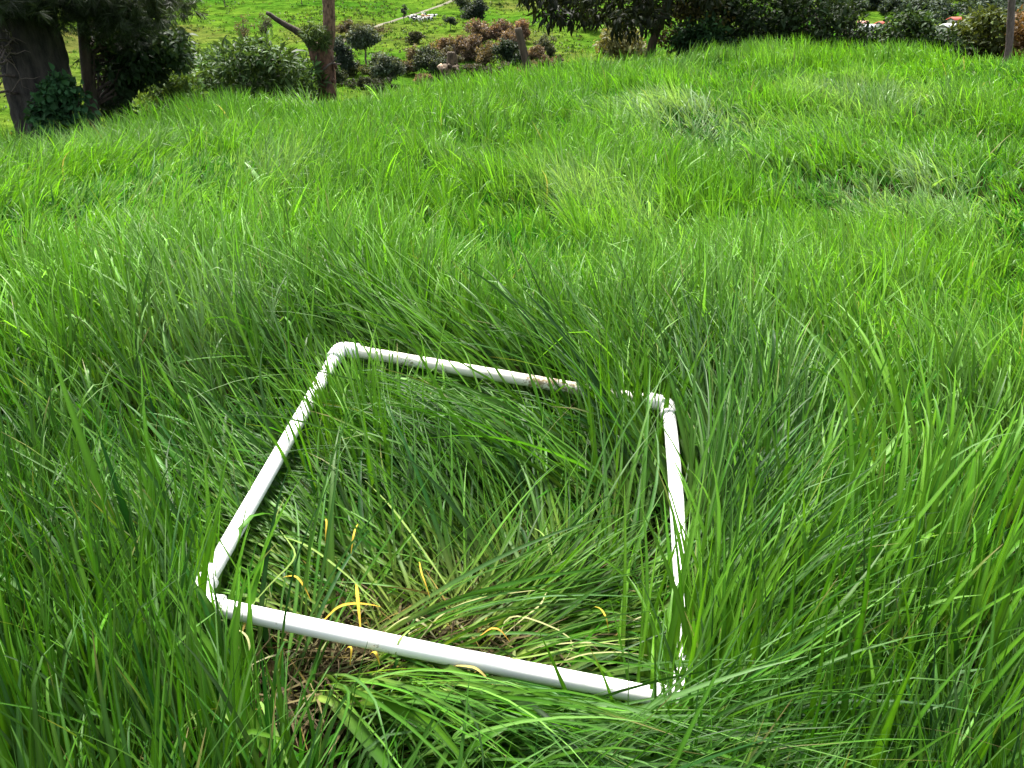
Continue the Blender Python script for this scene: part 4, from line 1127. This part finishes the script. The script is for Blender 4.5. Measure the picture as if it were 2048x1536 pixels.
shrub('rounded_bush', 'small dark bush in the grass below the sapling', 'bush', [(1850, 98), (1860, 74), (1900, 72), (1920, 98)], 8.6, 24, 30, 0.045, 0.5, (0.018, 0.04, 0.013), 60, 0.15, 0.09)
shrub('gorse_bush', 'pale olive bush beyond the hanging boughs', 'bush', [(1205, 104), (1208, 70), (1225, 50), (1250, 58), (1275, 78), (1285, 104)], 24, 60, 36, 0.12, 0.5, (0.12, 0.13, 0.05), 61, 0.7, 0.3, tr=0.03)

# ------------------------------------------------------------------ far slope: trees, bushes, cows
def far_tree(name, label, u, vb, w, h, tone, seed, stem=0.2, per=26, n=None, group='trees and bushes on the far hillside', rough=1.0, cat='tree', leafk=1.0):
    g = np.random.default_rng(seed)
    p = hit(u, vb); r = math.hypot(p[0], p[1]); k = r / FPX * 1.03
    W, H = w * k, h * k
    m = int((n or int(20 + 0.35 * w * h / 25)) * 1.3)
    nl = int(g.integers(5, 9))
    lc = ellipsoid_points(nl, [0, 0, H * (stem + (1 - stem) / 2)], W * 0.36, W * 0.36, H * (1 - stem) * 0.33, g, 0.5)
    lr = g.uniform(0.55, 1.0, nl)
    which = g.integers(0, nl, m)
    c = lc[which] + unit(g.normal(0, 1, (m, 3))) * (g.random(m) ** 0.4 * lr[which])[:, None] * np.array([W * 0.33, W * 0.33, H * (1 - stem) * 0.32])
    c[:, 0] += g.normal(0, 0.03 * W, m); c[:, 2] += g.normal(0, 0.03 * H, m)
    c[:, 2] = np.maximum(c[:, 2], 0.05 * H)
    pt = 'trunk' if cat == 'tree' else 'stem'
    plant(name, label, cat, p, c, 0.13 * min(W, H) * rough, int(per * 1.6), 0.15 * min(W, H) ** 0.6 * leafk, 0.55, tuple(0.6 * q for q in tone), seed, 0.03 * H * (0.8 if stem > 0.1 else 0.5), M_TWIG, M_LEAF, group, trunk_h=H * 0.65, limbs=10, part_trunk=pt)
OAK_HAZE = (0.10, 0.135, 0.095); DK = (0.045, 0.07, 0.054)  # paler crowns: distance haze put into the leaf colour as blue-grey
far_tree('hill_tree', 'tall grey-green round-crowned tree on a thin trunk, right of the pollarded trunk', 733, 130, 62, 76, OAK_HAZE, 301, 0.32, 30, 90)
far_tree('hill_tree', 'dark conical tree just right of the pollarded trunk', 686, 158, 44, 74, DK, 302, 0.05, 30, 80)
far_tree('hill_tree', 'broad grey-green tree low on the slope left of the stump', 782, 172, 74, 64, OAK_HAZE, 303, 0.06, 32, 100)
far_tree('hill_tree', 'dark spreading tree behind the stump', 862, 160, 70, 58, (0.06, 0.085, 0.05), 304, 0.05, 32, 90)
far_tree('hill_tree', 'paler tree of the pair above the brown thicket', 928, 30, 40, 40, OAK_HAZE, 305, 0.1, 28, 60)
far_tree('hill_tree', 'dark rounded tree of the pair above the brown thicket', 948, 46, 40, 46, DK, 306, 0.05, 30, 70)
far_tree('hill_tree', 'small dark tree right of the cattle herd', 901, 60, 22, 24, DK, 307, 0.2, 26, 34)
far_tree('hill_tree', 'tiny dark tree beside the track left of the cattle herd', 808, 46, 15, 30, DK, 308, 0.35, 24, 24)
far_tree('hill_tree', 'sparse brownish tree above the broad dark shrub', 492, 92, 34, 52, (0.15, 0.13, 0.07), 309, 0.15, 12, 34, leafk=0.8)
far_tree('hill_tree', 'sparse grey-green tree left of the bare limb', 536, 92, 36, 56, (0.10, 0.12, 0.07), 310, 0.25, 14, 36, leafk=0.8)
far_tree('hill_tree', 'small thin tree at the very top left of the hillside', 450, 14, 26, 34, (0.07, 0.10, 0.05), 311, 0.4, 16, 24)
far_tree('hill_tree', 'small pale tree at the top left of the pollarded trunk', 604, 10, 22, 30, OAK_HAZE, 312, 0.35, 16, 24)
far_tree('hill_tree', 'dark tree at the top right under the hanging boughs', 998, 8, 18, 20, DK, 313, 0.2, 20, 24)
far_tree('hill_bush', 'dark green conifer-like bush behind the leaning post', 1022, 146, 62, 58, (0.035, 0.06, 0.032), 314, 0.02, 32, 90, cat='bush')
BR = (0.20, 0.15, 0.11)
for i, (u, v, w, h, lab, tone) in enumerate([
        (955, 100, 60, 50, 'rusty brown bush at the left of the brown thicket', BR), (1000, 92, 56, 46, 'brown bush with pink tint at the crest of the thicket', (0.22, 0.155, 0.12)), (935, 122, 52, 44, 'brown bush just above the thin stake', BR),
        (880, 108, 44, 32, 'low pale rusty bush left of the thicket', (0.26, 0.18, 0.10)), (980, 135, 60, 40, 'olive brown bush at the foot of the thicket', (0.17, 0.14, 0.075)), (1045, 85, 40, 40, 'dull brown bush behind the top of the leaning post', (0.23, 0.15, 0.10)),
        (1072, 128, 40, 32, 'brown and grey bush right of the leaning post', (0.20, 0.15, 0.10)), (834, 130, 36, 36, 'pale brown scrub between the two grey-green trees', (0.20, 0.17, 0.10)), (1095, 112, 40, 34, 'grey-green scrub right of the leaning post', (0.10, 0.12, 0.07)),
        (955, 160, 70, 30, 'dark scrub in front of the brown thicket', (0.07, 0.07, 0.045)), (830, 88, 30, 22, 'low dark scrub in the middle of the slope', (0.075, 0.09, 0.045)), (694, 72, 34, 26, 'greyish scrub beside the track', (0.13, 0.12, 0.075)),
        (845, 172, 44, 22, 'pale tan scrub just above the grass left of the stump', (0.22, 0.17, 0.11)), (722, 178, 60, 22, 'dark low scrub under the conical tree', (0.045, 0.06, 0.03)), (1230, 40, 60, 26, 'grey leafless scrub under the hanging boughs', (0.11, 0.12, 0.09)), (1180, 60, 40, 30, 'blue-grey scrub on the right of the slope', (0.09, 0.11, 0.085)),
        (668, 172, 60, 30, 'dark low scrub at the foot of the pollarded trunk, far down the slope', (0.05, 0.075, 0.035)), (705, 150, 44, 26, 'olive scrub between the conical tree and the tall round-crowned tree', (0.08, 0.10, 0.04)),
        (745, 160, 56, 30, 'olive scrub at the foot of the tall round-crowned tree', (0.09, 0.11, 0.045)), (760, 182, 80, 24, 'dark scrub strip along the grass below the round-crowned tree', (0.05, 0.07, 0.035)), (815, 150, 40, 30, 'olive brown scrub right of the broad grey-green tree', (0.12, 0.11, 0.06)),
        (895, 140, 50, 40, 'olive scrub just left of the stump stub', (0.10, 0.10, 0.06)), (1000, 158, 60, 30, 'dark scrub between the stump and the conifer-like bush', (0.06, 0.065, 0.04)), (1060, 150, 60, 26, 'brown scrub at the foot of the leaning post', (0.16, 0.12, 0.08)),
        (1110, 135, 50, 24, 'brownish scrub behind the short mossy post', (0.17, 0.13, 0.09)), (760, 66, 60, 10, 'low dry hedge along the lower edge of the dirt track', (0.11, 0.10, 0.055)), (720, 62, 70, 12, 'dark hedge strip above the dirt track', (0.09, 0.10, 0.05)), (650, 110, 40, 20, 'scrub in the track hollow behind the pollarded trunk', (0.08, 0.09, 0.045)),
        (915, 118, 40, 36, 'dim brown bush directly behind the stump top', (0.19, 0.15, 0.09)), (1020, 112, 50, 44, 'rusty bush left of the conifer-like bush', BR)]):
    far_tree('hill_bush', lab, u, v, w, h, tone, 330 + i, 0.0, 30, 60, cat='bush')

# --- rough tussocks and weeds of the far pasture
def pasture_tufts():
    g = np.random.default_rng(64)
    n = 16000
    a = g.uniform(math.radians(-42), math.radians(18), n); r = np.sqrt(g.uniform(120 ** 2, 330 ** 2, n))
    x, y = r * np.sin(a), r * np.cos(a)
    keep = g.random(n) < 0.15 + 1.1 * smooth(0.4, 0.65, fbm(x / 16, y / 9, 66))
    x, y = x[keep], y[keep]; n = len(x); k = 6
    P = np.repeat(np.stack([x, y, Z(x, y)], -1), k, 0) + g.normal(0, 0.28, (n * k, 3)) * np.array([1, 1, 0.1])
    D = unit(g.normal(0, 0.7, (n * k, 3)) + np.array([0, 0, 0.8]))
    pal = np.array([(0.022, 0.06, 0.008), (0.05, 0.11, 0.012), (0.07, 0.085, 0.025), (0.035, 0.08, 0.012)])
    c = np.repeat(pal[g.integers(0, 4, n)] * g.uniform(0.7, 1.3, (n, 1)), k, 0)
    G = Geo(); G.leaves(P, D, unit(g.normal(0, 1, (n * k, 3))), g.uniform(0.3, 0.8, n * k), g.uniform(0.16, 0.4, n * k), c, 0.1, 0.2)
    tag(link('pasture_grass', G.mesh('pasture_grass'), M_LEAF), 'rough grass tussocks dotting the far green hillside', 'grass', kind='stuff')
pasture_tufts()

# --- cows
def cow_mesh():
    V, F, R = [], [], []
    def chain(pts, parent=None):
        last = parent
        for (x, y, z, rad) in pts:
            V.append((x, y, z)); R.append(rad)
            if last is not None: F.append((last, len(V) - 1))
            last = len(V) - 1
        return last
    chain([(0, 0, 0.95, 0.36)])
    chain([(0.5, 0, 0.98, 0.35), (0.85, 0, 1.08, 0.24), (1.1, 0, 1.2, 0.17), (1.28, 0, 1.18, 0.16), (1.5, 0, 1.02, 0.1)], 0)
    chain([(-0.5, 0, 0.98, 0.36), (-0.8, 0, 1.05, 0.28), (-0.95, 0, 1.1, 0.07), (-1.0, 0, 0.6, 0.04)], 0)
    for sx, i in ((0.52, 1), (-0.62, 6)):
        for sy in (-1, 1):
            chain([(sx, 0.2 * sy, 0.62, 0.12), (sx - 0.02, 0.2 * sy, 0.35, 0.075), (sx, 0.2 * sy, 0.03, 0.06)], i)
    for sy in (-1, 1):
        chain([(1.2, 0.2 * sy, 1.27, 0.05), (1.18, 0.28 * sy, 1.26, 0.035)], 4)
    me = bpy.data.meshes.new('cow_cage'); me.from_pydata(V, F, [])
    o = bpy.data.objects.new('cow_cage', me); COL.objects.link(o)
    md = o.modifiers.new('skin', 'SKIN')
    for d, r in zip(me.skin_vertices[0].data, R): d.radius = (r, r)
    me.skin_vertices[0].data[0].use_root = True
    sb = o.modifiers.new('sub', 'SUBSURF'); sb.levels = 1; sb.render_levels = 1
    dg = bpy.context.evaluated_depsgraph_get()
    m2 = bpy.data.meshes.new_from_object(o.evaluated_get(dg))
    bpy.data.objects.remove(o); m2.name = 'cow'
    return m2
def hide_mat(name, a, b, scale):
    m, n, l, p = new_mat(name)
    tc = n.new('ShaderNodeTexCoord'); oi = n.new('ShaderNodeObjectInfo')
    ad = n.new('ShaderNodeVectorMath'); ad.operation = 'ADD'
    l.new(tc.outputs['Object'], ad.inputs[0]); l.new(oi.outputs['Location'], ad.inputs[1])
    ns = n.new('ShaderNodeTexNoise'); ns.inputs['Scale'].default_value = scale; ns.inputs['Detail'].default_value = 1
    l.new(ad.outputs[0], ns.inputs['Vector'])
    cr = n.new('ShaderNodeValToRGB'); cr.color_ramp.interpolation = 'CONSTANT'
    cr.color_ramp.elements[0].color = (*a, 1); cr.color_ramp.elements[1].position = 0.5; cr.color_ramp.elements[1].color = (*b, 1)
    l.new(ns.outputs[0], cr.inputs[0]); l.new(cr.outputs[0], p.inputs['Base Color']); p.inputs['Roughness'].default_value = 0.8
    return m
cow_me = cow_mesh()
brown_me = cow_me.copy()
M_HIDE = hide_mat('pied_hide', (0.02, 0.02, 0.02), (0.75, 0.73, 0.7), 0.9); M_BROWN = hide_mat('brown_hide', (0.28, 0.12, 0.05), (0.5, 0.3, 0.16), 0.9)
cow0 = link('cow', cow_me, M_HIDE); cow1 = link('cow', brown_me, M_BROWN)
gc = np.random.default_rng(6)
COWS = [(822, 38), (829, 40), (836, 40), (842, 41), (826, 35), (833, 36), (840, 37), (846, 34), (850, 31), (854, 36), (858, 39), (863, 38), (868, 34), (861, 34), (848, 39), (845, 29)]
first = {0: True, 1: True}
for i, (u, v) in enumerate(COWS):
    brown = i in (7, 9)
    src = cow1 if brown else cow0
    o = src if first[int(brown)] else src.copy()
    if not first[int(brown)]: COL.objects.link(o)
    first[int(brown)] = False
    p = hit(u, v + 3); o.location = p; o.rotation_euler = (0, 0, gc.uniform(0, 6.28)); o.scale = (0.9,) * 3
    tag(o, 'brown cow in the middle of the black and white herd' if brown else 'black and white cow standing in the herd beside the dirt track', 'cow', 'herd of cattle beside the track')

# ------------------------------------------------------------------ village in the valley on the right
def flat_mat(name, c, rough=0.7):
    return noise_mat(name, [(0.35, tuple(0.8 * k for k in c)), (0.65, tuple(min(1, 1.12 * k) for k in c))], scale=0.8, rough=rough, bump=0.1)
M_WALLS = flat_mat('house_wall', (0.7, 0.68, 0.62)); M_RED = flat_mat('red_roof', (0.48, 0.085, 0.055)); M_ZINC = flat_mat('pale_roof', (0.72, 0.73, 0.75), 0.4); M_PINK = flat_mat('faded_roof', (0.55, 0.25, 0.2)); M_DARKW = flat_mat('window_glass', (0.04, 0.045, 0.05), 0.2)
def house(u, v, wpx, hpx, rot, rm, label):
    p = hit(u, v); r = math.hypot(p[0], p[1]); k = r / FPX * 1.03
    w, h, d = wpx * k * 0.8, hpx * k * 0.45, wpx * k * 0.6
    root = empty('house', p, label, 'house', 'village houses in the valley'); root.rotation_euler = (0, 0, rot)
    g = Geo()
    q = np.array([(-w/2, -d/2, -1), (w/2, -d/2, -1), (w/2, d/2, -1), (-w/2, d/2, -1), (-w/2, -d/2, h), (w/2, -d/2, h), (w/2, d/2, h), (-w/2, d/2, h), (-w/2, 0, h + d * .22), (w/2, 0, h + d * .22)])
    g.add(q, [np.array([(0, 1, 5, 4), (1, 2, 6, 5), (2, 3, 7, 6), (3, 0, 4, 7)]), np.array([(4, 7, 8), (5, 9, 6)])])
    link('wall', g.mesh('wall', False, False), M_WALLS, root)
    e = 0.45; rg = Geo(); z0, z1 = h - e * .44 + .05, h + d * .22 + .06; t = 0.14
    for s in (-1, 1):
        a = np.array([(-w/2 - e, s * (d/2 + e), z0), (w/2 + e, s * (d/2 + e), z0), (w/2 + e, 0, z1), (-w/2 - e, 0, z1)])
        V = np.vstack([a, a + [0, 0, t]])
        rg.add(V, [np.array([(0, 1, 2, 3), (4, 5, 6, 7), (0, 1, 5, 4), (1, 2, 6, 5), (3, 0, 4, 7)])])
    link('roof', rg.mesh('roof', False, False), rm, root)
    for s in (-0.28, 0.28):
        wg = Geo(); x0 = s * w; a = np.array([(x0 - .5, -d/2 - .05, h * .35), (x0 + .5, -d/2 - .05, h * .35), (x0 + .5, -d/2 - .05, h * .75), (x0 - .5, -d/2 - .05, h * .75)])
        wg.add(np.vstack([a, a + [0, .04, 0]]), [np.array([(0, 1, 2, 3), (7, 6, 5, 4), (0, 4, 5, 1), (1, 5, 6, 2), (2, 6, 7, 3), (3, 7, 4, 0)])])
        link('window', wg.mesh('window', False, False), M_DARKW, root)
house(1764, 60, 24, 20, 0.5, M_RED, 'house with a bright red roof left of the sapling')
house(1736, 62, 22, 14, 0.1, M_ZINC, 'house with a white roof left of the red-roofed house')
house(1724, 54, 16, 14, -0.3, M_PINK, 'house with a faded pink roof above the white roof')
house(1678, 62, 12, 16, 0.2, M_RED, 'small red-roofed house glimpsed through the thin hedge bush')
house(1698, 62, 14, 12, -0.2, M_ZINC, 'small pale-roofed house glimpsed through the thin hedge bush')
house(1908, 52, 22, 20, 0.35, M_RED, 'house with a red roof right of the sapling')
house(1895, 64, 36, 14, 0.55, M_ZINC, 'long grey-white roofed house below the right-hand red roof')
house(1827, 24, 11, 12, 0.2, M_RED, 'small red-roofed house high beside the road')

def wood():
    g = np.random.default_rng(91)
    cg = Geo(); C = []; Rr = []
    P2 = np.vstack([px_region(150, [(1640, 12), (1760, 10), (1800, 18), (2140, 42), (2140, -25), (1640, -25)], g), px_region(60, [(1650, 50), (1700, 28), (1750, 20), (1800, 40), (1800, 30), (1880, 38), (1880, 20), (1700, 16)], g), px_region(40, [(1840, 64), (2100, 70), (2100, 40), (1920, 30), (1840, 30)], g)])
    for (u, v) in P2:
        p = hit(u, v); s = g.uniform(3, 6)
        if any(abs(u - a) < w and abs(v - b) < h for a, b, w, h in [(1764, 52, 22, 12), (1736, 56, 20, 10), (1908, 46, 20, 12), (1895, 58, 26, 10), (1827, 18, 10, 10), (1776, 4, 20, 10)]): continue
        for k in range(6):
            C.append(p + [g.normal(0, s * .4), g.normal(0, s * .4), s * g.uniform(.3, 1.1)]); Rr.append(s * .38)
    crown_leaves(cg, np.array(C), np.array(Rr), 40, 1.0, 0.6, (0.026, 0.045, 0.03), g, 0.2)
    tag(link('woodland', cg.mesh('woodland'), M_LEAF), 'dark far-off woodland covering the valley side above the village', 'woodland', kind='stuff')
wood()
